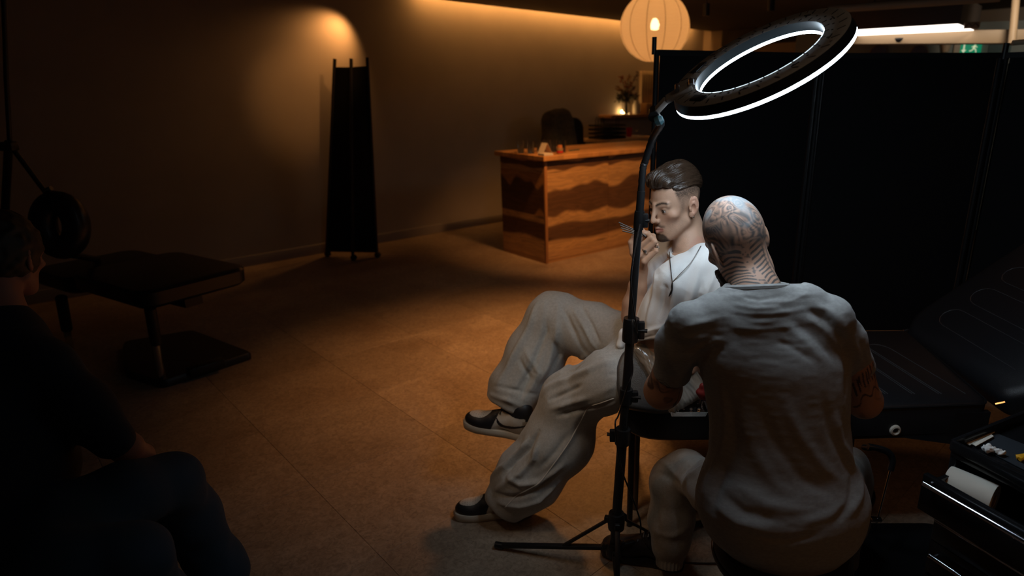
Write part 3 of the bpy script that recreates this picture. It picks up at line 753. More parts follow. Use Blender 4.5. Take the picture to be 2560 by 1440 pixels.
# security camera under the beam
p = bx(2247, 100, 5.8)
sc_ = thing('dome_camera', 'small black dome camera under the tan beam', 'camera', p)
MB().lathe([(0, -0.028), (0.016, -0.024), (0.028, -0.010), (0.032, 0.0), (0, 0.0)], p + UZ * 0.005, n=18).build('dome', M_blackplastic, sc_)
MB().lathe([(0, 0.0), (0.036, 0.0), (0.036, 0.012), (0, 0.012)], p + UZ * 0.005, n=18).build('mount', M_dark, sc_)
# framed boards on the right wall, ceiling spotlights
def on_right(x, y, off=0.02):
    r = ray(x, y); return EYE + r * ((END - off - EYE @ A1) / (r @ A1))
M_frame = mat('dark board', (0.05, 0.042, 0.036), 0.7, noise=0.3, nscale=4)
for k, (x, y, w, h, lab) in enumerate(((1850, 62, 0.62, 0.62, 'dark framed picture on the far wall right of the lantern'), (1965, 52, 0.5, 0.6, 'dark framed picture on the far wall behind the ring lamp'))):
    p = on_right(x, y); f_ = thing('framed_picture', lab, 'picture', p, 'dark pictures on the far right wall')
    MB().box(p, (w, 0.03, h), (A2, A1, UZ), 0.004).build('frame', M_dark, f_)
    MB().box(p - A1 * 0.014, (w - 0.06, 0.008, h - 0.06), (A2, A1, UZ)).build('canvas', M_frame, f_, 0)
for k, (x, y, D, lab) in enumerate(((1766, 22, 6.4, 'small black ceiling spotlight just right of the paper lantern'), (1928, 8, 6.0, 'small black ceiling spotlight above the ring lamp'))):
    p = bx(x, y, D); s_ = thing('ceiling_spotlight', lab, 'spotlight', p, 'small black ceiling spotlights')
    MB().tube([p - UZ * 0.07, p + UZ * 0.05], 0.035, 14).build('lamp_head', M_dark, s_)
    MB().tube([p + UZ * 0.05, [p[0], p[1], CEIL]], 0.008, 8).build('stem', M_dark, s_)
# ------------------------------------------------------------------ black folding screens behind the couch
M_fabric = mat('black screen fabric', (0.007, 0.007, 0.008), 0.8, spec=0.2, bump=0.15, bscale=500)
M_post = mat('dark satin metal', (0.05, 0.045, 0.045), 0.22, 1.0)
scr = [np.array([0.335, 3.07, 0]), np.array([1.205, 3.345, 0]), np.array([2.10, 3.30, 0]), np.array([2.72, 2.62, 0])]
ZT = 1.785
fs = thing('folding_screen', 'tall black three-panel fabric screen standing behind the couch', 'screen', (scr[1] + scr[2]) / 2)
for k in range(3):
    a, b = scr[k], scr[k + 1]; u = unit(b - a); a2, b2 = a + u * 0.0132, b - u * 0.0132
    f = MB()
    f.tube([a2 + UZ * 0.05, a2 + UZ * ZT], 0.013, 12); f.tube([b2 + UZ * 0.05, b2 + UZ * ZT], 0.013, 12)
    f.bar(a2 + UZ * (ZT - 0.012), b2 + UZ * (ZT - 0.012), 0.026, 0.026); f.bar(a2 + UZ * 0.16, b2 + UZ * 0.16, 0.024, 0.024)
    fr = f.build('panel_frame', mat('black matt frame', (0.008, 0.008, 0.009), 0.6, spec=0.3), fs)
    n = np.array([-u[1], u[0], 0])
    MB().box((a + b) / 2 + UZ * (ZT / 2 + 0.08), (np.linalg.norm(b - a) - 0.06, 0.006, ZT - 0.2), (u, n, UZ)).build('fabric', M_fabric, fr, 0)
    for p in (a2, b2): MB().lathe([(0, 0), (0.02, 0), (0.022, 0.03), (0.014, 0.05), (0, 0.05)], p, n=14).build('foot_cap', M_blackplastic, fr)
MB().tube([scr[0] + UZ * (ZT - 0.02), scr[0] + UZ * (ZT + 0.055)], 0.011, 12).build('post_top', M_dark, fs)
for k, p in enumerate(scr[1:3]):
    for s in (-1, 1): MB().tube([p + np.array([0.016 * s, -0.03, 0.1]), p + np.array([0.016 * s, -0.03, ZT - 0.05])], 0.0035, 8).build('hinge_rod', M_post if k else M_blackplastic, fs)
    MB().tube([p + np.array([0, -0.005, ZT - 0.03]), p + np.array([0, -0.005, ZT + 0.045])], 0.014, 10).build('hinge', M_dark, fs)
MB().tube([scr[2] + np.array([0.02, -0.02, ZT + 0.045]), scr[2] + np.array([0.09, -0.03, ZT + 0.05])], 0.013, 12).build('tan_cap', mat('tan end cap', (0.45, 0.36, 0.25), 0.5), fs)

# folded screen by the back wall
Yf = 6.12
tp = [atY(836, 168, Yf + 0.06), atY(878, 168, Yf - 0.04), atY(919, 165, Yf + 0.06)]
bt = [atz(817, 632, 0.04), atz(882, 641, 0.04), atz(942, 634, 0.04)]
ff = thing('folded_screen', 'narrow black screen folded up against the back wall', 'screen', (bt[1][0], bt[1][1], 0))
for k in range(3):
    d = unit(tp[k] - bt[k])
    MB().tube([bt[k], tp[k] + d * 0.075], 0.016, 12).build('post', M_dark, ff)
    MB().lathe([(0, -0.02), (0.026, -0.02), (0.03, 0), (0.026, 0.02), (0, 0.02)], [bt[k][0] + 0.012, bt[k][1] - 0.01, 0.031], axis=(0.3, 1, 0), n=14).build('caster', M_blackplastic, ff)
for k in range(2):
    a, b, c, d = bt[k] + UZ * 0.05, bt[k + 1] + UZ * 0.05, tp[k + 1], tp[k]
    MB().prism([a, b, c, d], [0.0, 0.03, 0]).build('panel', M_fabric, ff, 0)
MB().bar(bt[0] + UZ * 0.03, bt[2] + UZ * 0.03, 0.03, 0.03).build('foot_bar', M_dark, ff)

# ------------------------------------------------------------------ treatment couch
BT = 0.58
bed = thing('treatment_couch', 'long black vinyl treatment couch with raised backrest that the client sits on', 'couch', (0.8, 2.2, 0))
seat_o = rpoly([(0.135, 1.875), (0.95, 1.895), (1.415, 1.93), (1.47, 2.62), (0.60, 2.60), (0.165, 2.56)], [0.17, 0.05, 0.05, 0.05, 0.2, 0.2], 8)
X0, Y0 = np.array([1.0, 0, 0]), np.array([0, 1.0, 0])
MB().slab(seat_o, (0, 0, BT), X0, Y0, UZ, [(0.012, -0.128), (0, -0.116), (0, -0.022), (0.006, -0.008), (0.02, 0)]).build('seat_cushion', M_vinyl, bed)
pip = rpoly([(0.135, 1.875), (0.95, 1.895), (1.415, 1.93), (1.47, 2.62), (0.60, 2.60), (0.165, 2.56)], [0.17, 0.05, 0.05, 0.05, 0.2, 0.2], 8)
MB().tube([np.array([q[0], q[1], BT - 0.010]) for q in pip], 0.004, 6, closed=True).build('piping', M_blackplastic, bed)
MB().slab(seat_o, (0.0, 0.0, BT - 0.128), X0, Y0, UZ, [(0.07, -0.02), (0.05, -0.0), (0.05, 0.002)]).build('base_board', M_dark, bed, 0)
M_stitch = mat('grey stitched seam', (0.05, 0.05, 0.053), 0.5)
def ushape(org, X, Y, cx, y0, y1, w, n=7):
    o = []
    o += [(cx - w / 2, y0)]
    o += [(cx - w / 2, y1 - w * 0.6)]
    o += [(cx - w / 2 * math.cos(q), y1 - w * 0.6 + w * 0.6 * math.sin(q)) for q in np.linspace(0, math.pi, n)]
    o += [(cx + w / 2, y0)]
    return [np.array(org) + np.array(X) * a + np.array(Y) * b for a, b in o]
for k in range(4):
    cx = 1.03 + 0.095 * k
    MB().tube(ushape((0, 0, BT + 0.0005), X0, unit([-0.18, 1, 0]), cx + 0.36, 2.02, 2.48, 0.085), 0.0014, 5, cap=False).build('seam', M_stitch, bed)
# backrest, raised about 40 degrees
th = math.radians(38)
BX = np.array([math.cos(th), 0.03, math.sin(th)]); BX = unit(BX); BY = unit([-0.05, 1, 0]); BY = unit(BY - BX * (BX @ BY)); BZv = np.cross(BX, BY)
bo = np.array([1.475, 1.93, BT - 0.02])
back_o = rpoly([(0.0, 0.03), (0.10, -0.03), (0.78, -0.02), (0.78, 0.72), (0.10, 0.74), (0.0, 0.66)], [0.05, 0.10, 0.14, 0.14, 0.10, 0.05], 8)
MB().slab(back_o, bo, BX, BY, BZv, [(0.03, -0.10), (0, -0.08), (0, -0.01), (0.012, 0.012), (0.04, 0.024)]).build('backrest', M_vinyl, bed)
for k in range(4):
    MB().tube(ushape(bo + BZv * 0.0248, BX, BY, 0.17 + 0.15 * k, 0.10, 0.60, 0.10)[:-1] + ushape(bo + BZv * 0.0248, BX, BY, 0.17 + 0.15 * k, 0.10, 0.60, 0.10)[-1:], 0.0014, 5, cap=False).build('seam', M_stitch, bed)
for q in ((1.447, 1.935), (1.475, 2.63)):
    MB().tube([np.array([q[0] - 0.016, q[1], BT - 0.012]), np.array([q[0] + 0.016, q[1], BT - 0.004])], 0.006, 8).build('hinge', M_chrome, bed)
# side apron with the white grommet
ap = [(0.80, 1.905, BT - 0.04), (1.42, 1.94, BT - 0.04), (1.42, 1.94, BT - 0.16), (1.30, 1.93, BT - 0.16), (1.12, 1.92, BT - 0.128), (0.80, 1.905, BT - 0.128)]
MB().prism([np.array(p) - [0, 0.012, 0] for p in ap], [0, 0.02, 0]).build('side_apron', M_vinyl, bed, 0)
gp = atY(2237, 1075, 1.905)
MB().lathe([(0.010, 0.0), (0.0095, 0.006), (0.013, 0.010), (0.018, 0.008), (0.020, 0.0)], gp, axis=(0.05, -1, 0.0), n=28).build('grommet', mat('cream rubber', (0.50, 0.44, 0.36), 0.55), bed)
# underframe, legs, column, crank
MB().bar((0.25, 2.25, BT - 0.17), (1.4, 2.28, BT - 0.17), 0.3, 0.05).build('underframe', M_dark, bed, 0)
for x, y in ((0.185, 2.02), (0.215, 2.12), (0.9, 2.5), (0.25, 2.5)):
    MB().tube([(x, y, BT - 0.12), (x, y, 0.0)], 0.0115, 10).build('leg', M_dark if x != 0.215 else mat('dull brown steel', (0.12, 0.10, 0.085), 0.4, 0.7), bed)
MB().lathe([(0, 0.0), (0.16, 0.0), (0.16, 0.02), (0.055, 0.05), (0.05, 0.30), (0.045, 0.31), (0.042, BT - 0.15), (0, BT - 0.15)], (1.06, 2.24, 0), n=24).build('lift_column', M_blackplastic, bed)
MB().slab(rrect(0.50, 0.36, 0.06), (1.12, 1.82, 0.02), X0, Y0, UZ, [(0.0, -0.019), (0, 0.005), (0.008, 0.012)]).build('base_plate', M_blackplastic, bed)  # added slab, its black stands in for the dark floor here
cr = [at(2170, 1116, 2.08), at(2200, 1122, 2.08), at(2222, 1132, 2.08), at(2231, 1150, 2.08), at(2226, 1176, 2.08)]
MB().tube(spline(cr, 5), 0.011, 12).build('crank_grip', M_blackplastic, bed)
MB().tube([at(2226, 1172, 2.08), at(2191, 1308, 2.10)], 0.0035, 10).build('crank_rod', M_chrome, bed)
MB().box(at(2190, 1298, 2.10), (0.035, 0.02, 0.012), None, 0.003).build('crank_joint', M_steel, bed)
MB().tube([at(2176, 1120, 2.08), at(2160, 1118, 2.13)], 0.010, 10).build('crank_socket', M_dark, bed)

# armrest wedge wrapped in cling film, edge sheet
pA, pB, pC = at(1560, 868, 2.115), at(1545, 1022, 2.045), at(1745, 1034, 2.03)
gx = unit(pC - pB); gy = pA - pB; gy = unit(gy - gx * (gy @ gx)); gz = np.cross(gx, gy)
def onpl(x, y, lift_=0.0):
    r = ray(x, y); o = pB + gz * lift_; return EYE + r * (((o - EYE) @ gz) / (r @ gz))
w0, w1 = onpl(1626, 842, 0.014), onpl(1728, 1008, 0.014)
wd = unit(w1 - w0); wz = gz; wx = np.cross(wd, wz)
L = np.linalg.norm(w1 - w0)
def film_f(P):
    q = P - (w0 + w1) / 2 + wz * 0.015
    x, y, z = q @ wx, q @ wd, q @ wz
    b = np.stack([np.abs(x) - 0.052, np.abs(y) - L / 2 + 0.02, np.abs(z) - 0.012], 1)
    d = np.sqrt((np.maximum(b, 0) ** 2).sum(1)) + np.minimum(b.max(1), 0) - 0.022
    return d
def film_d(V):
    q = V - w0; a = q @ wx; l = q @ wd
    t = a * 190 + 3.5 * vnoise(V, 9, 2)
    return 0.0014 * vnoise(np.stack([a * 330, l * 14, V[:, 2] * 20], 1), 1.0, 15) + 0.0024 * vnoise(np.stack([a * 70, l * 9, V[:, 2] * 30], 1), 1.0, 5) + 0.0018 * vnoise(np.stack([a * 200, l * 22, V[:, 2] * 60], 1), 1.0, 8)
def film_mat():
    m, nt, b = principled('cling film over grey vinyl')
    b.inputs['Base Color'].default_value = (0.30, 0.25, 0.20, 1); b.inputs['Roughness'].default_value = 0.24
    b.inputs['Coat Weight'].default_value = 1.0; b.inputs['Coat Roughness'].default_value = 0.08; b.inputs['Specular IOR Level'].default_value = 0.8
    return m
M_film = film_mat()
armr = thing('armrest_pad', 'sloping armrest pad wrapped in crinkled cling film beside the client', 'armrest', (w0[0] * .5 + w1[0] * .5, w0[1] * .5 + w1[1] * .5, BT))
lo = np.minimum(w0, w1) - 0.12; hi = np.maximum(w0, w1) + 0.12; lo[2] = BT + 0.0005
sdf_obj('wrapped_pad', film_f, lo, hi, 0.0028, M_film, armr, disp=film_d)
lob = [onpl(x, y) - pB for x, y in ((1556, 1016), (1541, 970), (1541, 915), (1556, 878), (1585, 860), (1620, 868), (1680, 862), (1735, 960), (1748, 1026), (1640, 1030))]
lob = rpoly([(q @ gx, q @ gy) for q in lob], [.02, .03, .04, .04, .05, .04, .04, .04, .02, .02], 6)
MB().slab(lob, pB, gx, gy, gz, [(0.014, -0.055), (0, -0.045), (0, -0.010), (0.005, -0.003), (0.013, 0.0)]).build('vinyl_pad', mat('dark grey vinyl', (0.05, 0.048, 0.046), 0.38, bump=0.2, bscale=300), armr)  # vinyl greyer than the couch
for (x, y) in ((1600, 900), (1690, 915)):
    q = onpl(x, y, -0.045); MB().tube([q, [q[0], q[1], BT + 0.001]], 0.016, 12).build('support_post', M_dark, armr)
# instrument tray at the couch edge
tr0 = atz(1718, 1024, BT + 0.012)
tray = thing('foil_tray', 'shallow shiny foil tray at the couch edge below the wrapped armrest', 'tray', [tr0[0], tr0[1], BT])
b = MB(); hw, hd = 0.062, 0.035
for (w_, d_, z_) in ((0, 0, 0),): pass
b.loft([[tr0 + np.array([x * hw * q, y * hd * q, z]) for x, y in ((1, 1), (-1, 1), (-1, -1), (1, -1))] for q, z in ((0.86, 0.002), (0.86, -0.008), (0.9, -0.008), (1.0, 0.010), (1.08, 0.010), (1.08, 0.012), (0.98, 0.012), (0.88, 0.003))], cap=True)
b.build('tray_body', mat('aluminium foil', (0.8, 0.82, 0.85), 0.2, 1.0, bump=0.5, bscale=70), tray, 20)
for k in range(4):
    MB().tube([tr0 + np.array([-0.045 + 0.026 * k, -0.03, 0.018]), tr0 + np.array([-0.03 + 0.026 * k, 0.028, 0.018])], 0.005, 8).build('ink_tube', M_chrome if k % 2 else M_steel, tray)
rd_ = at(1755, 972, 1.985)
def red_f(P): return smin(ell(P, rd_, (0.015, 0.014, 0.022)), ell(P, rd_ + [0.008, 0.0, -0.022], (0.02, 0.016, 0.018)), 0.015)
tag(sdf_obj('red_cloth', red_f, rd_ - 0.09, rd_ + 0.09, 0.005, mat('dark red cloth', (0.22, 0.015, 0.012), 0.6), None, disp=lambda V: 0.005 * vnoise(V, 60, 3)), 'dark red crumpled cloth on the armrest pad beside the tattooist', 'cloth')

# ------------------------------------------------------------------ stool
sc0 = at(1957, 1335, 1.66); sc0[2] = 0
STZ = 0.455
st = thing('stool', 'round black padded stool under the tattooist', 'stool', sc0)
MB().lathe([(0, STZ - 0.075), (0.165, STZ - 0.075), (0.178, STZ - 0.06), (0.18, STZ - 0.02), (0.168, STZ - 0.004), (0.14, STZ), (0, STZ)], sc0, n=48).build('seat', M_vinyl, st)
MB().lathe([(0.181, STZ - 0.05), (0.184, STZ - 0.046), (0.184, STZ - 0.04), (0.181, STZ - 0.036)], sc0, n=48).build('trim_band', M_blackplastic, st)
MB().lathe([(0, 0.08), (0.03, 0.08), (0.028, 0.25), (0.022, 0.26), (0.022, STZ - 0.075), (0, STZ - 0.075)], sc0, n=20).build('column', M_chrome, st)
for k in range(5):
    q = 2 * math.pi * (k + 0.2) / 5; d = np.array([math.cos(q), math.sin(q), 0])
    MB().bar(sc0 + UZ * 0.095, sc0 + d * 0.27 + UZ * 0.07, 0.035, 0.022, bevel=0.005).build('leg', M_chrome, st)
    MB().lathe([(0, -0.013), (0.026, -0.013), (0.03, 0), (0.026, 0.013), (0, 0.013)], sc0 + d * 0.27 + UZ * 0.03, axis=(-d[1], d[0], 0), n=14).build('caster', M_blackplastic, st)

# ------------------------------------------------------------------ drawer trolley at the right
TZ = 0.72
tc0 = atz(2380, 1109, TZ); ta = unit(atz(2560, 1198, TZ) - tc0); ta[2] = 0; ta = unit(ta); tf = np.array([ta[1], -ta[0], 0]); tf = tf if tf[0] < 0 else -tf; tb = -tf
TW, TD = 0.50, 0.42
tl = thing('drawer_trolley', 'black drawer trolley with chrome bar handles at the right of the tattooist', 'trolley', tc0 * [1, 1, 0] + ta * TW / 2 + tb * TD / 2)
M_cab = mat('black gloss cabinet', (0.009, 0.009, 0.010), 0.25)
def tpt(a, b, z): return tc0 * [1, 1, 0] + ta * a + tb * b + UZ * z
TAX = (ta, tb, UZ)
for a in (0.009, TW - 0.009): MB().box(tpt(a, TD / 2, (TZ + 0.10) / 2 - 0.01), (0.018, TD - 0.004, TZ - 0.12), TAX, 0.003).build('side_panel', M_cab, tl)
MB().box(tpt(TW / 2, TD - 0.009, (TZ + 0.10) / 2 - 0.01), (TW - 0.036, 0.018, TZ - 0.12), TAX).build('back_panel', M_cab, tl, 0)
MB().box(tpt(TW / 2, TD / 2, 0.10), (TW - 0.036, TD - 0.02, 0.02), TAX).build('bottom_panel', M_cab, tl, 0)
MB().box(tpt(TW / 2, TD / 2, TZ - 0.028), (TW, TD, 0.018), TAX, 0.003).build('top_panel', M_cab, tl)
rim = MB()
for (a0, b0, a1, b1) in ((0, 0, TW, 0), (0, TD, TW, TD), (0, 0, 0, TD), (TW, 0, TW, TD)):
    rim.bar(tpt(a0, b0, TZ - 0.004), tpt(a1, b1, TZ - 0.004), 0.012, 0.03, bevel=0.003)
rim.build('tray_rim', M_cab, tl)
rows = [(0.665, 0.105, 0.09), (0.545, 0.115, 0.0), (0.43, 0.105, 0.0), (0.315, 0.105, 0.0), (0.20, 0.11, 0.0)]
for zt, hh, op in rows:
    dr = MB()
    dr.box(tpt(TW / 2, -0.009 - op, zt - hh / 2), (TW - 0.006, 0.018, hh), TAX, 0.003)
    d = dr.build('drawer', M_cab, tl)
    if op:
        q = MB(); q.box(tpt(TW / 2, 0.17 - op, zt - hh + 0.012), (TW - 0.05, 0.34, 0.01), TAX)
        for a in (0.028, TW - 0.028): q.box(tpt(a, 0.17 - op, zt - hh / 2), (0.01, 0.34, hh - 0.02), TAX)
        q.build('drawer_box', M_cab, d, 0)
    hz = zt - 0.012 if op else zt - 0.035
    h = MB(); h.tube([tpt(0.02, -0.038 - op, hz), tpt(TW - 0.02, -0.038 - op, hz)], 0.007, 12)
    for a in (0.03, TW - 0.03): h.tube([tpt(a, -0.018 - op, hz), tpt(a, -0.038 - op, hz)], 0.005, 8)
    h.build('handle', M_chrome, d)
for a in (0.05, TW - 0.05):
    for b_ in (0.05, TD - 0.05):
        MB().lathe([(0, -0.012), (0.035, -0.012), (0.04, 0), (0.035, 0.012), (0, 0.012)], tpt(a, b_, 0.04), axis=ta, n=16).build('caster', M_blackplastic, tl)
        MB().tube([tpt(a, b_, 0.04), tpt(a, b_, 0.095)], 0.012, 8).build('caster_fork', M_dark, tl)
TS_ = TZ - 0.019
lin = [atz(x, y, TS_ + 0.002) for x, y in ((2425, 1106), (2470, 1076), (2600, 1128), (2600, 1196))]
tag(MB().prism(lin, UZ * 0.002).build('tray_liner', mat('dark blue dental bib', (0.022, 0.028, 0.036), 0.7, bump=0.3, bscale=120), None, 0), 'dark blue disposable liner spread over the trolley top', 'liner')
for k, pts in enumerate((((2413, 1107), (2478, 1073), (2487, 1081), (2424, 1114)), ((2431, 1111), (2478, 1087), (2484, 1092), (2440, 1116)))):
    tag(MB().prism([atz(x, y, TS_ + 0.006 + 0.003 * k) for x, y in pts], UZ * 0.002).build('paper_strip', M_paper, None, 0), ('long white paper strip at the corner of the trolley top', 'shorter white paper strip lying over the long one on the trolley top')[k], 'paper', 'paper strips on the trolley')
tp_ = atz(2483, 1126, TS_ + 0.014)
def tis_f(P):
    d = None
    for q, r_ in (((-.014, .010, .003), .010), ((-.006, .012, .005), .009), ((-.012, .002, .001), .009), ((.002, .002, .002), .009), ((.010, -.006, .001), .009), ((.018, -.003, -.002), .007), ((.014, -.013, -.001), .007), ((.022, -.011, .000), .006)):
        e = ell(P, tp_ + np.array(q) * 0.9, (r_, r_ * 0.8, r_ * 0.9)); d = e if d is None else smin(d, e, 0.002)
    return d
tag(sdf_obj('tissue', tis_f, tp_ - 0.05, tp_ + 0.05, 0.0016, mat('white tissue', (0.75, 0.72, 0.68), 0.9), None, disp=lambda V: 0.003 * vnoise(V, 190, 1)), 'crumpled white tissue on the dark liner of the trolley', 'tissue')
yp = atz(2556, 1146, TS_ + 0.012)
tag(MB().tube([yp + np.array([-0.012, 0.006, 0]), yp + np.array([0.004, 0, 0.006]), yp + np.array([0.02, -0.01, 0.0])], [0.006, 0.008, 0.005], 10).tube([yp + np.array([-0.010, -0.004, 0]), yp + np.array([0.004, 0, 0.004])], 0.006, 8).build('yellow_clip', mat('yellow plastic', (0.75, 0.36, 0.01), 0.4), None), 'small yellow plastic clip at the edge of the trolley top', 'clip')
rp0, rp1 = at(2392, 1205, 1.60), at(2440, 1238, 1.57)
zr = 0.665 - 0.105 + 0.019 + 0.043
rp0[2] = rp1[2] = zr
rr_ = thing('paper_roll', 'white paper towel roll lying in the open top drawer', 'paper roll', (rp0 + rp1) / 2)
rp_ax = unit(rp1 - rp0); rc_ = (rp0 + rp1) / 2 + tb * 0.02
MB().lathe([(0.017, -0.055), (0.042, -0.055), (0.043, -0.05), (0.043, 0.05), (0.042, 0.055), (0.017, 0.055), (0.017, -0.055)], rc_, axis=rp_ax, n=32).build('paper', M_paper, rr_)
MB().lathe([(0.0165, -0.054), (0.0165, 0.054), (0.015, 0.054), (0.015, -0.054), (0.0165, -0.054)], rc_, axis=rp_ax, n=20).build('core', mat('cardboard', (0.3, 0.2, 0.12), 0.8), rr_)

# ------------------------------------------------------------------ ring light on its tripod
PB = np.array([0.108, 1.78, 0.0]); PT = at(1603, 478, 1.779)
def pole(z): return PB + (PT - PB) * (z / PT[2])
rl = thing('ring_light_stand', 'black tripod ring lamp glowing cool white, bending over the seated client', 'lamp', PB)
MB().tube([pole(0.06), pole(0.56)], 0.0165, 16).build('lower_tube', M_dark, rl)
MB().tube([pole(0.54), pole(0.90)], 0.0140, 16).build('middle_tube', M_dark, rl)
MB().tube([pole(0.88), PT], 0.0118, 16).build('upper_tube', M_dark, rl)
pdir = unit(PT - PB)
def collar(z, r, h, knob=True, sgn=1):
    c = pole(z); co = MB().lathe([(0, -h / 2), (r, -h / 2), (r * 1.05, -h / 3), (r * 1.05, h / 3), (r, h / 2), (0, h / 2)], c, axis=pdir, n=20).build('collar', M_blackplastic, rl)
    if knob:
        k = MB(); k.box(c + np.array([r + 0.008, -0.004, 0]) * sgn, (0.02, 0.018, h * 0.75), None, 0.003)
        k.tube([c + np.array([r * 0.5, -0.006, 0]) * sgn, c + np.array([r + 0.026, -0.012, 0.0]) * sgn], 0.006, 8)
        k.build('clamp_lever', M_blackplastic, co)
collar(0.535, 0.024, 0.055, True, -1); collar(0.68, 0.021, 0.05); collar(0.905, 0.024, 0.075); collar(1.245, 0.0145, 0.055, True, 0.72)
HZ = 0.21; LZ = 0.095
c1 = MB().lathe([(0, -0.03), (0.028, -0.03), (0.03, 0), (0.026, 0.03), (0, 0.03)], pole(HZ), n=18).build('upper_hub', M_blackplastic, rl)
c2 = MB().lathe([(0, -0.025), (0.028, -0.025), (0.03, 0), (0.026, 0.025), (0, 0.025)], pole(LZ), n=18).build('lower_hub', M_blackplastic, rl)
feet = [atz(1246, 1363, 0.015), np.array([0.125, 1.50, 0.015]), np.array([0.47, 2.02, 0.015])]
hub_up = pole(LZ)
for f_ in feet:
    d = unit((f_ - hub_up) * [1, 1, 0]); a = hub_up + d * 0.025
    lg = MB().bar(a, f_, 0.020, 0.014, bevel=0.003).build('leg', M_dark, rl)
    MB().tube([f_ - d * 0.02 + UZ * 0.0, f_ + d * 0.012], 0.0125, 10).build('rubber_foot', M_blackplastic, lg)
    MB().bar(pole(HZ) + d * 0.025, a + (f_ - a) * 0.40, 0.016, 0.009, bevel=0.002).build('brace', M_dark, rl)
    MB().box(pole(HZ) + d * 0.03, (0.022, 0.018, 0.022), (d, np.cross(UZ, d), UZ), 0.003).build('hub_lug', M_blackplastic, c1)
    MB().box(hub_up + d * 0.03, (0.024, 0.018, 0.024), (d, np.cross(UZ, d), UZ), 0.003).build('hub_lug', M_blackplastic, c2)
RC = at(1902, 170, 1.52); wv_ = unit(EYE - RC)
RLx = np.array([0.906, 0.423 * SP, 0.423 * CP]); RLx = unit(RLx - wv_ * (RLx @ wv_)); RM = np.cross(wv_, RLx); RM = RM if RM[2] > 0 else -RM
tt = math.radians(18.5); RN = unit(math.sin(tt) * wv_ + math.cos(tt) * RM); RQ = np.cross(RN, RLx)
Ro, Ri = 0.2237, 0.1555
def rpnt(r, q, h): return RC + r * (math.cos(q) * RLx + math.sin(q) * RQ) + RN * h
M_ringtop = mat('matt dark grey plastic', (0.20, 0.175, 0.15), 0.55, noise=0.15, nscale=8)
MB().lathe([(Ri + 0.003, 0.029), (Ri + 0.005, 0.0315), (Ro - 0.011, 0.033), (Ro - 0.006, 0.031)], RC, axis=RN, n=128, xdir=RLx).build('ring_body', M_ringtop, rl, 50)
MB().lathe([(Ri, 0.008), (Ri + 0.003, 0.030)], RC, axis=RN, n=128, xdir=RLx).build('inner_wall', mat('teal black gloss', (0.004, 0.010, 0.013), 0.3, spec=0.15), rl, 50)
MB().lathe([(Ro - 0.006, 0.031), (Ro, 0.008)], RC, axis=RN, n=128, xdir=RLx).build('outer_wall', mat('black satin rim', (0.006, 0.006, 0.007), 0.4, spec=0.3), rl, 50)
qn = math.atan2(float(wv_ @ RQ), float(wv_ @ RLx))
MB().tube([rpnt(Ri + 0.0035, qn + u_, 0.0306) for u_ in np.linspace(-1.35, 1.35, 50)], 0.0011, 6).build('light_edge', emit('led leak', (0.72, 0.87, 1.0), 2.5), rl)  # glowing arc added for light bleeding over the near inner edge only
MB().lathe([(Ri + 0.0005, 0.008), (Ri + 0.0005, 0.000), (Ri + 0.003, -0.001), (Ro - 0.003, -0.001), (Ro - 0.0005, 0.000), (Ro - 0.0005, 0.008), (Ri + 0.0005, 0.008)], RC, axis=RN, n=128, xdir=RLx).build('led_diffuser', emit('cool white led', (0.70, 0.86, 1.0), 20.0), rl, 50)
vt = MB()
for k in range(30):
    q = 2 * math.pi * k / 30
    vt.bar(rpnt(Ro - 0.032, q, 0.0327), rpnt(Ro - 0.014, q + 0.03, 0.0331), 0.003, 0.001, RN)
    vt.bar(rpnt(Ri + 0.004, q + 0.1, 0.0315), rpnt(Ri + 0.016, q + 0.1, 0.0322), 0.003, 0.001, RN)
    vt.lathe([(0, 0), (0.0028, 0), (0.0028, 0.001), (0, 0.001)], rpnt(Ri + 0.024, q + 0.05, 0.0321), axis=RN, n=8)
    if k % 3 == 0:
        vt.tube([rpnt(Ri + 0.030, q + u_, 0.0325) for u_ in np.linspace(0, 0.11, 4)], 0.0016, 5)
v_ = vt.build('vent_slots', M_blackplastic, rl, 0); v_['kind'] = 'stuff'
for k, q in enumerate((2.45, 3.75)):
    MB().slab(rrect(0.05, 0.022, 0.004, 2), rpnt((Ro + Ri) / 2 - 0.004, q, 0.0320), unit(rpnt(1, q + 0.1, 0) - rpnt(1, q - 0.1, 0)), unit(rpnt(1, q, 0) - RC), RN, [(0, 0), (0, 0.0035), (0.002, 0.0045)]).build('control_panel', M_blackplastic, rl)
for q in (0.75, 2.0, 5.55): MB().lathe([(0, 0), (0.0035, 0), (0.0035, 0.002), (0, 0.003)], rpnt(Ro - 0.02, q, 0.0325), axis=RN, n=10).build('screw', M_chrome, rl)
# bracket and gooseneck
qb = math.pi * 1.02
ra, rb, rcn = rpnt(Ri + 0.008, qb, 0.040), rpnt(Ro + 0.012, qb, 0.034), rpnt(Ro + 0.055, qb, 0.016)
br = MB().bar(ra, rb, 0.045, 0.012, RN, bevel=0.003).build('bracket', M_ringtop, rl)
MB().bar(rb, rcn, 0.032, 0.014, RN, bevel=0.003).build('bracket_arm', M_ringtop, br)
hg = MB(); hg.tube([rcn - RQ * 0.022, rcn + RQ * 0.022], 0.014, 14); hg.build('tilt_hinge', M_blackplastic, br)
MB().tube([ra + RN * 0.004 - RQ * 0.02, ra + RN * 0.004 + RQ * 0.02], 0.007, 10).build('spring_clip', M_steel, br)
MB().tube([(ra + rb) / 2 + RN * 0.012 - RQ * 0.018, (ra + rb) / 2 + RN * 0.012 + RQ * 0.018], 0.006, 10).build('spring_clip', M_steel, br)
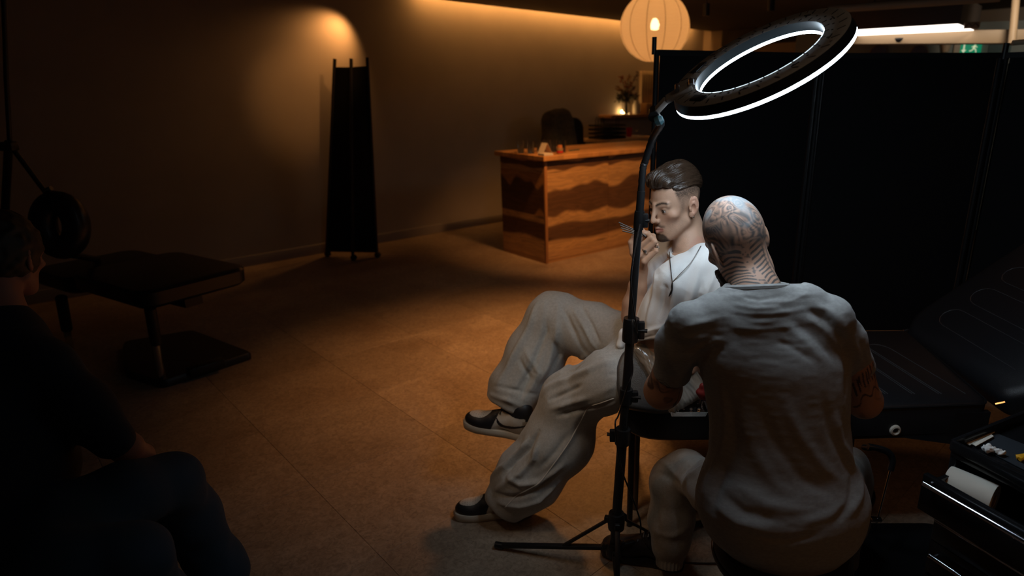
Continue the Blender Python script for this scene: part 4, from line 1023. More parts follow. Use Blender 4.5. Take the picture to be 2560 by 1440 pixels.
MB().lathe([(0, 0), (0.011, 0), (0.013, 0.012), (0.008, 0.02), (0, 0.02)], rcn + RQ * -0.03 - RN * 0.012, axis=RLx, n=14).build('blue_knob', mat('dull blue knob', (0.05, 0.12, 0.14), 0.4), br)
gp_ = spline([PT - pdir * 0.02, PT + pdir * 0.06, at(1614, 400, 1.75), at(1632, 345, 1.70), at(1652, 308, 1.62), rcn], 8)
gk = MB().tube(gp_, [0.0095 + (0.0012 if i % 2 else 0) for i in range(len(gp_))], 12).build('gooseneck', M_dark, rl)
MB().tube([at(1648, 298, 1.64), at(1641, 312, 1.64), at(1650, 322, 1.64), at(1655, 306, 1.635)], 0.0025, 8).build('cable_hook', mat('tan wire', (0.3, 0.2, 0.12), 0.5), gk)
cb = [at(1600, 560, 1.76), at(1577, 700, 1.76), pole(0.90) + [0.02, -0.022, 0], at(1582, 800, 1.78), at(1579, 880, 1.80), at(1581, 930, 1.81), at(1566, 975, 1.82), pole(0.62) + [-0.02, -0.017, 0], at(1538, 1060, 1.86), at(1545, 1130, 1.90), at(1556, 1180, 1.92), at(1575, 1230, 1.94), at(1600, 1300, 1.95), at(1604, 1340, 1.98), atz(1632, 1385, 0.006)]
MB().tube(spline(cb, 6), 0.0026, 8).build('cable', M_blackplastic, rl)
fc = [atz(1632, 1385, 0.006), atz(1668, 1402, 0.006), atz(1720, 1407, 0.006), atz(1790, 1408, 0.006), atz(1850, 1398, 0.006), atz(1990, 1380, 0.006)]
tag(MB().tube(spline(fc, 6), 0.0032, 8).build('floor_cable', M_blackplastic, None), 'thin black cable lying on the floor beside the dark shoe under the stool', 'cable')

# ------------------------------------------------------------------ dark things at the left: reclining chair, lamp stand
u, v = unit([0.87, -0.49, 0]), unit([0.49, 0.87, 0]); pc0 = np.array([-2.50, 3.55, 0])
mc = thing('reclining_chair', 'low black padded reclining chair on chrome legs in the dark left background', 'chair', pc0)
M_vinyl2 = mat('black glossy vinyl', (0.014, 0.015, 0.018), 0.33)
MB().slab(rrect(0.80, 0.62, 0.10), pc0 + UZ * 0.60, u, v, UZ, [(0.03, -0.11), (0.005, -0.09), (0, -0.02), (0.012, -0.004), (0.03, 0)]).build('seat_pad', M_vinyl2, mc)
MB().slab(rrect(0.5, 0.6, 0.10), pc0 - u * 0.68 + UZ * 0.55, u, v, UZ, [(0.03, -0.11), (0.005, -0.09), (0, -0.02), (0.012, -0.004), (0.03, 0)]).build('seat_pad', M_vinyl2, mc)
for (x0, y0, x1, y1) in ((375, 770, 405, 942), (153, 745, 180, 892)):
    a = atz(x0, y0, 0.50); b2 = atz(x1, y1, 0.05)
    MB().tube([a, (a + b2) / 2], 0.028, 14).build('leg', M_dark, mc); MB().tube([a * 0.85 + b2 * 0.15, b2], 0.019, 14).build('chrome_leg', M_chrome, mc)
MB().slab(rpoly([(-0.05, -0.28), (0.30, -0.26), (0.36, 0.26), (-0.36, 0.30), (-0.55, -0.05)], 0.05, 4), pc0 + UZ * 0.03, u, v, UZ, [(0.0, -0.03), (0, 0.0), (0.01, 0.015)]).build('base_plate', M_dark, mc)
MB().bar(atz(470, 930, 0.055), atz(560, 903, 0.06), 0.07, 0.05, bevel=0.01).build('foot_pedal', M_blackplastic, mc)
MB().bar(pc0 - u * 0.9 + UZ * 0.42, pc0 + u * 0.3 + UZ * 0.45, 0.10, 0.06).build('underframe', M_dark, mc, 0)
hc = at(150, 563, 3.3)
hr_o = [(0.075 * math.cos(q), 0.12 * math.sin(q)) for q in np.linspace(0, 2 * math.pi, 28, endpoint=False)]
hx = unit([1, 0.25, 0]); hy = unit([0.0, 0.12, 1])
MB().tube([hc + hx * a + hy * b_ for a, b_ in hr_o], 0.062, 12, closed=True).build('headrest_ring', M_vinyl2, mc)
MB().tube([hc - hy * 0.15, pc0 - u * 0.75 + UZ * 0.56], 0.02, 10).build('headrest_post', M_dark, mc)
ls_b = atz(-6, 880, 0.0)
lsd = thing('lamp_stand', 'thin black lamp stand with a slanted arm at the far left edge', 'stand', ls_b)
lp0 = np.array([*at(25, 365, 3.2)]); D_ = lp0[1]
lft = atz(-6, 880, 0.03)
MB().tube([lft, lp0 + UZ * 0.02], 0.019, 12).build('pole', M_dark, lsd)
MB().tube([lp0, atY(16, 200, D_), atY(8, -60, D_)], 0.011, 10).build('upper_pole', M_dark, lsd)
MB().tube([lp0 + UZ * 0.01, atY(132, 505, D_ + 0.03)], 0.013, 10).build('arm', M_dark, lsd)
MB().box(lp0 + np.array([0.01, -0.02, 0.0]), (0.07, 0.05, 0.045), None, 0.008).build('clamp', M_blackplastic, lsd)
MB().tube([atY(112, 478, D_ + 0.02), atY(128, 470, D_ + 0.02)], 0.012, 8).build('knob', M_steel, lsd)
for q in (0.3, 2.4, 4.5): MB().bar([lft[0], lft[1], 0.10], [lft[0] + 0.35 * math.cos(q), lft[1] + 0.35 * math.sin(q), 0.015], 0.022, 0.016).build('leg', M_dark, lsd)
# ------------------------------------------------------------------ people
def frame(yaw, pitch, roll):
    y, p, r = map(math.radians, (yaw, pitch, roll))
    f = np.array([-math.sin(y) * math.cos(p), math.cos(y) * math.cos(p), -math.sin(p)])
    r0 = unit(np.cross(f, [0, 0, 1])); u0 = np.cross(r0, f)
    return np.stack([math.cos(r) * r0 + math.sin(r) * u0, f, -math.sin(r) * r0 + math.cos(r) * u0], 1)   # columns: right, forward, up
def head_base(L, face=True, earx=0.0795):
    Q = np.stack([np.abs(L[:, 0]), L[:, 1], L[:, 2]], 1)
    d = ell(Q, (0, -0.014, 0.030), (0.0765, 0.098, 0.084))
    d = smin(d, ell(Q, (0, 0.036, -0.030), (0.053, 0.055, 0.080)), 0.03)
    d = smin(d, rc(Q, (0.048, -0.002, -0.056), (0.018, 0.064, -0.092), 0.020, 0.017), 0.025)
    d = smin(d, ell(Q, (0, 0.082, -0.097), (0.019, 0.016, 0.015)), 0.015)
    if face:
        d = smin(d, ell(Q, (0.047, 0.054, -0.022), (0.018, 0.018, 0.011)), 0.02)
        d = smin(d, rc(Q, (0.006, 0.085, 0.013), (0.044, 0.071, 0.014), 0.0085, 0.0085), 0.012)
        d = smax(d, -ell(Q, (0.032, 0.100, -0.004), (0.018, 0.017, 0.0115)), 0.010)
        d = smin(d, sph(Q, (0.0315, 0.0725, -0.004), 0.0138), 0.004)
        d = smax(d, -ell(Q, (0.0325, 0.0885, -0.0055), (0.0140, 0.012, 0.0036)), 0.0015)
        d = smin(d, rc(Q, (0, 0.091, 0.012), (0, 0.1125, -0.0325), 0.0066, 0.0078), 0.012)
        d = smin(d, sph(Q, (0.0112, 0.0995, -0.0355), 0.0074), 0.010)
        d = smax(d, -sph(Q, (0.0060, 0.107, -0.0455), 0.0040), 0.003)
        d = smin(d, ell(Q, (0, 0.076, -0.064), (0.027, 0.018, 0.022)), 0.014)
        d = smin(d, rc(Q, (0, 0.0985, -0.0600), (0.022, 0.0855, -0.0635), 0.0054, 0.0024), 0.003)
        d = smin(d, rc(Q, (0, 0.0975, -0.0710), (0.019, 0.0855, -0.0685), 0.0068, 0.0030), 0.003)
        d = smax(d, -rc(Q, (0, 0.1050, -0.0652), (0.024, 0.0895, -0.0654), 0.0016, 0.0008), 0.003)
    s = np.array([Q[:, 0] - earx, Q[:, 1] + 0.018, Q[:, 2] + 0.010]).T
    c, sn = math.cos(math.radians(27)), math.sin(math.radians(27))
    E = np.stack([s[:, 0] * c + s[:, 1] * sn, s[:, 0] * sn - s[:, 1] * c, s[:, 2]], 1)
    E[:, 1] -= 0.14 * s[:, 2]
    ear = ell(E, (0.0, 0.002, 0.002), (0.0080, 0.0185, 0.031))
    ear = smin(ear, ell(E, (0.0005, -0.006, -0.024), (0.005, 0.010, 0.010)), 0.006)
    d = smin(d, ear, 0.004)
    d = smax(d, -ell(E, (0.0085, -0.002, -0.005), (0.0095, 0.0090, 0.0145)), 0.003)
    d = smax(d, -chain(np.stack([E[:, 0], E[:, 1], E[:, 2]], 1), [(0.0085, -0.004, 0.020, 0.0038), (0.0085, 0.005, 0.021, 0.0040), (0.0080, 0.011, 0.010, 0.0036), (0.0070, 0.012, -0.003, 0.0028)], 0.002), 0.002)
    return smin(d, rc(E, (0.003, -0.0125, -0.004), (0.004, -0.010, -0.010), 0.0042, 0.0036), 0.003)
def sstep(a, b, x):
    t = np.clip((x - a) / (b - a), 0, 1); return t * t * (3 - 2 * t)
def mixc(a, b, t): return a * (1 - t[:, None]) + np.asarray(b, float)[None] * t[:, None]
M_skin = mat('skin', (0.5, 0.3, 0.2), 0.52, spec=0.36, attr='skin_colour', bump=0.10, bscale=260, sss=0.08)
def join_vq(parts):
    V, Q, C, o = [], [], [], 0
    for v, q, c in parts: V.append(v); Q.append(q + o); C.append(c); o += len(v)
    return np.concatenate(V), np.concatenate(Q), np.concatenate(C)
def hand(W, D, N, S, curl=(25, 35, 25), sc=1.0, spread=0.0):
    """chains of a five-finger hand: wrist, direction of the fingers, back-of-hand normal, thumb side"""
    W, D, N, S = map(lambda q: np.array(q, float), (W, D, N, S)); ch = []
    for i, (s, L, r) in enumerate(((0.027, (0.042, 0.025, 0.020), 0.0088), (0.009, (0.046, 0.029, 0.021), 0.0090), (-0.010, (0.043, 0.027, 0.020), 0.0086), (-0.027, (0.034, 0.021, 0.017), 0.0076))):
        m = W + (D * (0.088 - 0.004 * abs(i - 1)) + S * s) * sc
        pts = [np.append(W + (D * 0.012 + S * s * 0.55) * sc, 0.0150 * sc), np.append(m, 0.0112 * sc)]
        a = 0.0; p = m
        for k in range(3):
            a += math.radians(curl[k] + 3 * i); dd = unit(D * math.cos(a) - N * math.sin(a) + S * spread * (1.5 - i))
            p = p + dd * L[k] * sc; pts.append(np.append(p, r * sc * (0.95 - 0.10 * k)))
        ch.append(pts)
    t0 = W + (D * 0.022 + S * 0.020 - N * 0.006) * sc; t1 = t0 + (D * 0.030 + S * 0.026 - N * 0.012) * sc; t2 = t1 + (D * 0.030 + S * 0.006 - N * 0.012) * sc; t3 = t2 + (D * 0.022 - S * 0.006 - N * 0.008) * sc
    ch.append([np.append(t0, 0.014 * sc), np.append(t1, 0.0115 * sc), np.append(t2, 0.0095 * sc), np.append(t3, 0.0078 * sc)])
    return ch
def hand_f(P, ch):
    d = None
    for c in ch:
        e = chain(P, c, 0.004)
        d = e if d is None else smin(d, e, 0.007)
    return d
def chains(P, L, k=0.02, kk=0.012):
    d = None
    for c in L:
        e = chain(P, c, kk); d = e if d is None else smin(d, e, k)
    return d
def bounds(L, pad):
    A = np.concatenate([np.array(c) for c in L]); r = A[:, 3].max() + pad
    return A[:, :3].min(0) - r, A[:, :3].max(0) + r
M_heather = mat('grey heather jersey', (0.30, 0.295, 0.285), 0.92, noise=0.12, nscale=90, bump=0.12, bscale=800, stretch=(1, 1, 2.5), sheen=0.15)
M_sweat = mat('light grey sweatpant fleece', (0.42, 0.405, 0.375), 0.95, noise=0.10, nscale=110, bump=0.3, bscale=420, sheen=0.2)
M_sweat2 = mat('grey beige sweatpant fleece', (0.30, 0.27, 0.235), 0.95, noise=0.10, nscale=110, bump=0.3, bscale=420, sheen=0.2)
M_wshirt = mat('white cotton', (0.78, 0.77, 0.75), 0.9, bump=0.15, bscale=420, sheen=0.1)
M_hair = mat('dark brown hair', (0.040, 0.023, 0.014), 0.36, spec=0.6, noise=0.45, nscale=40, bump=0.5, bscale=120)
M_silver = mat('silver', (0.6, 0.58, 0.55), 0.25, 1.0)
M_darksilver = mat('blackened silver', (0.16, 0.15, 0.14), 0.35, 1.0)

# ---- sneakers
def shoe_upper(L):
    Q = L * [1, 1.08, 1]
    d = ell(Q, (0.058, 0, 0.066), (0.060, 0.037, 0.060))
    d = smin(d, rc(Q, (0.085, 0, 0.075), (0.175, 0, 0.056), 0.037, 0.036), 0.03)
    d = smin(d, ell(Q, (0.225, 0, 0.040), (0.072, 0.047, 0.035)), 0.03)
    d = smin(d, rc(Q, (0.064, 0, 0.10), (0.058, 0, 0.128), 0.038, 0.040), 0.03)
    d = smin(d, rc(Q, (0.088, 0, 0.125), (0.165, 0, 0.082), 0.016, 0.018), 0.015)
    return smax(d, 0.024 - L[:, 2], 0.006)
SW = np.array([(0.158, 0.088), (0.150, 0.066), (0.136, 0.052), (0.116, 0.049), (0.092, 0.055), (0.022, 0.083), (0.022, 0.088), (0.098, 0.068), (0.122, 0.064), (0.138, 0.071)])
def inpoly(x, z, P):
    c = np.zeros(len(x), bool); j = len(P) - 1
    for i in range(len(P)):
        xi, zi = P[i]; xj, zj = P[j]
        c ^= ((zi > z) != (zj > z)) & (x < (xj - xi) * (z - zi) / (zj - zi + 1e-12) + xi); j = i
    return c
def shoe_cols(L, black_only=False):
    x, y, z = L[:, 0], np.abs(L[:, 1]), L[:, 2]
    K = np.array([0.012, 0.012, 0.015]); Wt = np.array([0.56, 0.52, 0.46]); T = np.array([0.36, 0.30, 0.24])
    c = np.tile(K, (len(L), 1))
    if black_only: return c
    quarter = (x > 0.035) & (x < 0.168 - (z - 0.05) * 0.35) & (z < 0.112) & (y > 0.012)
    c[quarter] = Wt
    c[(x < 0.045) & (z < 0.10)] = T
    toe = ((x - 0.232) / 0.046) ** 2 + (y / 0.027) ** 2 < 1
    c[toe & (z > 0.035)] = Wt * 0.95
    perf = toe & (np.sin(x * 620) > 0.75) & (np.sin(L[:, 1] * 620) > 0.75)
    c[perf] = T * 0.5
    c[inpoly(x, z, SW) & (y > 0.02)] = K
    c[(z > 0.112) & (x < 0.11)] = K
    return c
def shoe(parent, heel, toe, upv, black_only=False, Lr=0.30):
    heel = np.array(heel, float); X = unit(np.array(toe) - heel); Zv = unit(np.array(upv) - X * (np.array(upv) @ X)); Yv = np.cross(Zv, X)
    R = np.stack([X, Yv, Zv], 1); s = Lr / 0.30
    f = lambda P: shoe_upper((P - heel) @ R / s) * s
    cs = [heel + R @ (np.array(q) * s) for q in ((0, -.06, 0), (.31, .06, .18), (0, .06, .18), (.31, -.06, 0), (0, -.06, .18), (.31, .06, 0))]
    lo, hi = np.min(cs, 0) - 0.01, np.max(cs, 0) + 0.01
    m = mat('sneaker leather', (0.5, 0.5, 0.5), 0.5, attr='skin_colour')
    up = sdf_obj('shoe', f, lo, hi, 0.0019, m, parent, cols=lambda V: shoe_cols((V - heel) @ R / s, black_only))
    out = [(0.0, 0.0), (0.005, -0.022), (0.04, -0.035), (0.11, -0.033), (0.18, -0.042), (0.24, -0.047), (0.285, -0.034), (0.302, -0.008), (0.302, 0.01), (0.285, 0.034), (0.24, 0.046), (0.18, 0.042), (0.11, 0.034), (0.04, 0.035), (0.005, 0.022)]
    out = [np.array(p) * s for p in spline(out + [out[0]], 3)[:-1]]
    MB().slab(out, heel, X, Yv, Zv, [(0.004, 0), (0.001, 0.003), (-0.001, 0.014 * s), (-0.001, 0.024 * s), (0.002, 0.031 * s), (0.008, 0.032 * s)]).build('sole', M_blackplastic if black_only else mat('cream rubber sole', (0.50, 0.45, 0.37), 0.6), up)
    lc_ = MB()
    for k in range(5):
        x = 0.105 + 0.018 * k; zt = 0.142 - 0.0135 * k
        lc_.tube([heel + R @ (np.array([x + 0.004 * sg, sg * 0.022, zt - 0.012]) * s) if a else heel + R @ (np.array([x + 0.004, 0, zt + 0.002]) * s) for a, sg in ((1, -1), (0, 0), (1, 1))], 0.0034 * s, 6)
    lc_.tube([heel + R @ (np.array(q) * s) for q in ((0.10, 0, 0.146), (0.112, -0.024, 0.152), (0.125, -0.02, 0.136), (0.104, 0, 0.146), (0.112, 0.024, 0.152), (0.126, 0.02, 0.134))], 0.003 * s, 6)
    lc_.build('laces', M_blackplastic, up)
    return up

# ================================================================== seated client
HC = at(1685, 507, 2.09); HR = frame(124, 11, -3); HS = np.array([0.94, 0.90, 1.03])
cl = thing('person', 'person in white T-shirt and grey sweatpants seated on the couch, hand raised', 'person', (0.25, 2.2, BT))
def Lc(P): return (P - HC) @ HR / HS
neck_c = [np.append(HC + HR @ np.array([0, -0.034, -0.045]), 0.052), np.append(HC + HR @ np.array([0, -0.040, -0.095]), 0.053), C4(1728, 645, 2.12, 44)]
body_core = [[C4(1730, 645, 2.12, 46), C4(1712, 690, 2.13, 62), C4(1650, 850, 2.16, 72)]]
armR = [[C4(1672, 650, 2.26, 34), C4(1628, 735, 2.21, 32), C4(1583, 792, 2.155, 25)], [C4(1583, 792, 2.155, 25), C4(1584, 760, 2.145, 27), C4(1594, 715, 2.12, 22), C4(1604, 676, 2.095, 16.5)]]
armL = [[C4(1772, 690, 1.99, 34), C4(1815, 850, 1.97, 27), C4(1822, 945, 1.985, 17)]]
def head_c(P): return smin(head_base(Lc(P)) * 0.90, chain(P, neck_c), 0.018)
SKIN = np.array([0.52, 0.315, 0.215])
def cols_head_c(V):
    L = Lc(V); x, y, z = np.abs(L[:, 0]), L[:, 1], L[:, 2]
    c = np.tile(SKIN, (len(V), 1)) * (1 + 0.06 * vnoise(V, 60, 1))[:, None]
    c = mixc(c, (0.50, 0.24, 0.16), 0.5 * np.exp(-(((x - 0.045) / 0.02) ** 2 + ((z + 0.03) / 0.02) ** 2)) * (y > 0.03))
    c = mixc(c, (0.50, 0.24, 0.17), sstep(0.074, 0.082, x) * 0.55)
    lips = np.exp(-((z + 0.0655) / 0.0078) ** 4) * (x < 0.0225) * (y > 0.083)
    c = mixc(c, (0.36, 0.13, 0.10), lips * 0.9)
    dark = np.array([0.022, 0.014, 0.010])
    n = vnoise(V, 330, 4)
    gt = sstep(0.0, 1, np.clip(1.7 - (((x) / 0.025) ** 2 + ((z + 0.100) / 0.021) ** 2), 0, 1) * 1.4) * (y > 0.05) * (z < -0.081)
    c = mixc(c, dark, np.clip(gt * (1.05 + 0.25 * n), 0, 0.97))
    ms = np.exp(-((z + 0.0535 + 0.16 * np.maximum(x - 0.008, 0)) / 0.0046) ** 2) * sstep(0.031, 0.024, x) * (y > 0.075)
    c = mixc(c, dark, np.clip(ms * (0.75 + 0.3 * n), 0, 0.9))
    bx = np.clip((x - 0.010) / 0.042, 0, 1); bz = 0.0155 + 0.009 * np.sin(bx * 2.3) - 0.004 * bx
    br = np.exp(-((z - bz) / (0.0050 - 0.0018 * bx)) ** 2) * sstep(0.006, 0.012, x) * sstep(0.056, 0.048, x) * (y > 0.05)
    c = mixc(c, dark, np.clip(br * (1.0 + 0.3 * n), 0, 0.95))
    lid = np.exp(-((z - 0.0002) / 0.0020) ** 2) * np.exp(-((x - 0.032) / 0.013) ** 4) * (y > 0.07)
    c = mixc(c, dark, lid * 0.8)
    st = sstep(-0.012, -0.05, z) * sstep(-0.02, 0.03, y) * 0.12
    c = mixc(c, (0.20, 0.13, 0.09), np.clip(st * (1 + n), 0, 0.3))
    # clipped sides fading into skin
    fd = sstep(-0.010, 0.050, z) * sstep(0.048 - 0.25 * np.abs(z - 0.045), 0.036 - 0.25 * np.abs(z - 0.045), y) * sstep(0.066, 0.055, np.abs(x) * 0 + 0.0)
    sb = sstep(-0.035, 0.0, z) * np.exp(-((y - 0.020) / 0.010) ** 2) * 0.5
    bk = sstep(-0.075, 0.02, z) * sstep(-0.045, -0.07, y)
    ear = (x > 0.0765) & (z < 0.03)
    h = np.clip(np.maximum(np.maximum(fd, sb), bk) * (0.9 + 0.3 * n), 0, 0.92); h[ear] = 0
    return mixc(c, (0.055, 0.036, 0.026), h)
lo, hi = HC - 0.165, HC + 0.165; lo[2] -= 0.10
lo = np.minimum(lo, neck_c[2][:3] - 0.08)
hV, hQ = surfnet(head_c, lo, hi, 0.0016)
Ph = dict(
    index=[C4(1602, 662, 2.10, 11), C4(1591, 612, 2.075, 8.2), C4(1611, 583, 2.05, 6.6), C4(1603, 573, 2.06, 6.0), C4(1590, 577, 2.065, 5.4)],
    middle=[C4(1603, 664, 2.09, 11), C4(1597, 622, 2.055, 8.4), C4(1627, 595, 2.03, 6.8), C4(1620, 583, 2.055, 6.0), C4(1606, 586, 2.075, 5.4)],
    ring=[C4(1606, 666, 2.085, 11), C4(1604, 638, 2.045, 8.4), C4(1637, 605, 2.025, 6.8), C4(1633, 590, 2.05, 6.0), C4(1618, 594, 2.075, 5.4)],
    pinky=[C4(1608, 670, 2.085, 11), C4(1611, 654, 2.045, 8.0), C4(1640, 627, 2.03, 6.2), C4(1641, 612, 2.05, 5.5), C4(1630, 608, 2.07, 5.0)],
    thumb=[C4(1597, 658, 2.10, 11), C4(1583, 632, 2.085, 8.8), C4(1577, 606, 2.075, 7.2), C4(1586, 588, 2.07, 6.0)])
def arms_c(P):
    d = chains(P, body_core + armR + armL, 0.03)
    d = smin(d, hand_f(P, list(Ph.values())), 0.008)
    return smin(d, hand_f(P, handL_c), 0.008)
wl = armL[0][-1][:3]
handL_c = hand(wl, unit(at(1830, 1030, 2.0) - wl), unit([0, -0.5, 0.9]), unit([-1, 0, 0]), (20, 25, 20))
lo, hi = bounds(body_core + armR + armL + list(Ph.values()) + handL_c, 0.02)
aV, aQ = surfnet(arms_c, lo, hi, 0.0024)
def cols_arm_c(V): return np.tile(SKIN * [0.98, 0.95, 0.92], (len(V), 1)) * (1 + 0.07 * vnoise(V, 40, 1))[:, None]
V, Q, C = join_vq([(hV, hQ, cols_head_c(hV)), (aV, aQ, cols_arm_c(aV))])
body = link('body', npmesh('body', V, Q, C), M_skin, cl)
# eyes
for sx in (-1, 1):
    e = HC + HR @ (np.array([0.0315 * sx, 0.0725, -0.004]) * HS)
    g = unit(HR @ np.array([0.0, 1.0, -0.10]))
    MB().lathe([(0.0124 * math.sin(q), 0.0124 * math.cos(q)) for q in np.linspace(0, math.pi, 20)], e, axis=g, n=24).build('eye', mat('eye white', (0.42, 0.36, 0.33), 0.2), cl)
    MB().lathe([(0, 0.01265), (0.0060, 0.0114), (0.0062, 0.0109), (0, 0.0109)], e, axis=g, n=20).build('iris', mat('dark brown iris', (0.035, 0.018, 0.010), 0.15), bpy.data.objects[[o.name for o in bpy.data.objects if o.name.startswith('eye') and o.parent == cl][-1]])
# hair: slicked back mass with combed grooves
def hair_f(P):
    L = Lc(P); Q = np.stack([np.abs(L[:, 0]), L[:, 1], L[:, 2]], 1)
    d = ell(Q, (0, -0.022, 0.050), (0.0765, 0.103, 0.083))
    d = smin(d, ell(Q, (0, 0.056, 0.086), (0.052, 0.034, 0.030)), 0.03)
    cut = 0.071 - 0.62 * np.clip(0.076 - Q[:, 1], 0, 0.03) + 0.02 * np.clip(0.03 - Q[:, 1], 0, 0.2) - 0.32 * np.clip(-0.04 - Q[:, 1], 0, 0.2)
    cut = 0.068 - 0.55 * sstep(0.062, 0.035, Q[:, 1]) * 0.03 - 0.30 * np.clip(-0.02 - Q[:, 1], 0, 0.2)
    d = smax(d, (cut - Q[:, 2]) * 0.9, 0.012)
    return d * 0.90
def hair_d(V):
    L = Lc(V); th = np.arctan2(L[:, 0], L[:, 2] - 0.01) + 0.25 * (L[:, 1]) / 0.1 * np.sign(L[:, 0]) * 0.3
    W = np.stack([th * 9, L[:, 1] * 14, np.zeros(len(V))], 1)
    n = vnoise(W, 1.0, 2); n2 = vnoise(W * [3.2, 1.3, 1], 1.0, 6); n3 = vnoise(W * [9, 1.6, 1], 1.0, 9)
    return 0.0050 * n + 0.0024 * n2 + 0.0006 * n3
hlo, hhi = HC - 0.15, HC + 0.17
hr = sdf_obj('hair', hair_f, hlo, hhi, 0.0019, M_hair, cl, disp=hair_d)
# combed strands lying over the mass, swept from the forehead to the crown
srng = np.random.default_rng(5); NS, NT = 620, 14
th0 = srng.uniform(-1.5, 1.5, NS); ts = np.linspace(0, 1, NT); y0s = srng.uniform(-0.02, 0.088, NS); L_s = srng.uniform(0.06, 0.16, NS)
Ys = np.maximum(y0s[:, None] - L_s[:, None] * ts[None], -0.118)
TH = th0[:, None] * (1 + 0.10 * ts[None]) + 0.05 * np.sin(4 * ts[None] + 9 * th0[:, None])
dirs = np.stack([np.sin(TH), np.zeros_like(TH), np.cos(TH)], -1).reshape(-1, 3); org = np.stack([np.zeros_like(Ys), Ys, np.full_like(Ys, 0.045)], -1).reshape(-1, 3)
lo_t, hi_t = np.zeros(len(org)), np.full(len(org), 0.14)
for _ in range(18):
    mid = (lo_t + hi_t) / 2; v = hair_f(HC + ((org + dirs * mid[:, None]) * HS) @ HR.T); lo_t = np.where(v < 0, mid, lo_t); hi_t = np.where(v < 0, hi_t, mid)
SP_ = (HC + ((org + dirs * lo_t[:, None]) * HS) @ HR.T); SP_ = SP_ + grad(hair_f, SP_, 0.002) * (hair_d(SP_) * 0.9 + 0.0006)[:, None]
SP_ = SP_.reshape(NS, NT, 3); okS = (lo_t.reshape(NS, NT) > 0.012).all(1)
sm = MB()
for k in np.where(okS)[0]: sm.tube(list(SP_[k]), list(np.interp(ts, [0, 0.15, 0.7, 1], [0.0006, 0.0017, 0.0014, 0.0004])), 4, cap=False)
st_o = sm.build('hair_strands', mat('brown hair strands', (0.040, 0.023, 0.014), 0.26, spec=0.6), hr, 180); st_o['kind'] = 'stuff'
# ear stud
ep = HC + HR @ (np.array([-0.083, -0.008, -0.042]) * HS)
MB().lathe([(0, -0.003), (0.0035, -0.002), (0.0038, 0.001), (0.002, 0.004), (0, 0.0045)], ep, axis=HR @ np.array([-1, 0.2, 0]), n=14).build('earring', M_silver, cl)
# finger rings
def fring(a, b, t, r):
    c = a[:3] + (b[:3] - a[:3]) * t; ax = unit(b[:3] - a[:3]); x = unit(np.cross(ax, [0.2, 0.3, 1])); y = np.cross(ax, x)
    m = MB().tube([c + r * (math.cos(q) * x + math.sin(q) * y) for q in np.linspace(0, 2 * math.pi, 20, endpoint=False)], 0.0022, 8, closed=True)
    o = unit(EYE - c); m.lathe([(0, -0.001), (0.0055, -0.001), (0.006, 0.0015), (0.004, 0.004), (0, 0.0045)], c + o * r, axis=o, n=12)
    m.build('finger_ring', M_silver, cl)
fring(Ph['ring'][1], Ph['ring'][2], 0.28, 0.0108); fring(Ph['pinky'][2], Ph['pinky'][3], 0.5, 0.0085)
# T-shirt
shN = [[C4(1760, 655, 2.00, 46), C4(1715, 715, 2.02, 76), C4(1690, 790, 2.08, 82), C4(1668, 835, 2.12, 82)]]
shF = [[C4(1680, 645, 2.24, 46), C4(1686, 715, 2.22, 70), C4(1668, 790, 2.22, 74), C4(1645, 835, 2.22, 76)]]
shS = [[C4(1745, 640, 2.08, 34), C4(1775, 680, 1.98, 44), C4(1802, 780, 1.96, 46)], [C4(1712, 640, 2.15, 36), C4(1672, 645, 2.26, 44), C4(1648, 705, 2.23, 42)]]
tail = [[C4(1640, 825, 2.08, 18), C4(1596, 832, 2.11, 16), C4(1562, 836, 2.15, 14), C4(1551, 862, 2.15, 11)], [C4(1690, 826, 1.98, 9), C4(1640, 836, 2.02, 9), C4(1588, 846, 2.07, 9)]]
hm0, hm1, hm2 = at(1570, 852, 2.08), at(1690, 834, 1.97), at(1660, 846, 2.30)
hmn = unit(np.cross(hm1 - hm0, hm2 - hm0)); hmn = hmn if hmn[2] < 0 else -hmn
def hem_c(P): return (P - hm0) @ hmn
cc = at(1719, 624, 2.115); nk = unit(UZ + 0.38 * np.array([-0.84, -0.54, 0])); cx_ = unit(np.cross(nk, [0, 1, 0])); cy_ = np.cross(nk, cx_)
def shirt_c(P):
    d = chains(P, shN + shF, 0.09, 0.03); d = smin(d, rc(P, cc - nk * 0.05, cc, 0.080, 0.062), 0.03); d = smin(d, chains(P, shS, 0.03), 0.035)
    d = smax(d, hem_c(P), 0.008)
    d = np.where(np.sqrt(((P - cc) ** 2).sum(1)) < 0.085, smax(d, (P - cc) @ nk, 0.006), d)
    return smin(d, chains(P, tail, 0.015), 0.012)
fo = Folds()
for pts, w, h in (([(1650, 640), (1640, 700), (1625, 780), (1618, 830)], 0.012, 0.007), ([(1668, 650), (1664, 720), (1645, 800)], 0.010, -0.006), ([(1685, 655), (1690, 720), (1672, 800), (1660, 830)], 0.012, 0.006),
                  ([(1720, 660), (1715, 740), (1690, 810)], 0.013, -0.006), ([(1755, 640), (1735, 720), (1700, 800)], 0.013, 0.007), ([(1762, 690), (1760, 720), (1750, 740)], 0.008, 0.006), ([(1775, 660), (1745, 750), (1715, 800)], 0.011, -0.006),
                  ([(1785, 690), (1765, 740), (1740, 775)], 0.009, 0.006), ([(1600, 835), (1640, 822), (1680, 812)], 0.008, 0.006), ([(1600, 848), (1640, 838), (1685, 826)], 0.006, -0.005), ([(1630, 660), (1628, 720), (1616, 770)], 0.010, -0.006)):
    fo.add(hits(shirt_c, pts, 1.7, 2.6), w, h)
lo, hi = bounds(shN + shF + shS + tail, 0.02)
shirt = sdf_obj('shirt', shirt_c, lo, hi, 0.0038, M_wshirt, cl, disp=lambda V: fo(V) + 0.003 * vnoise(V * [1, 1, 0.45], 26, 3))
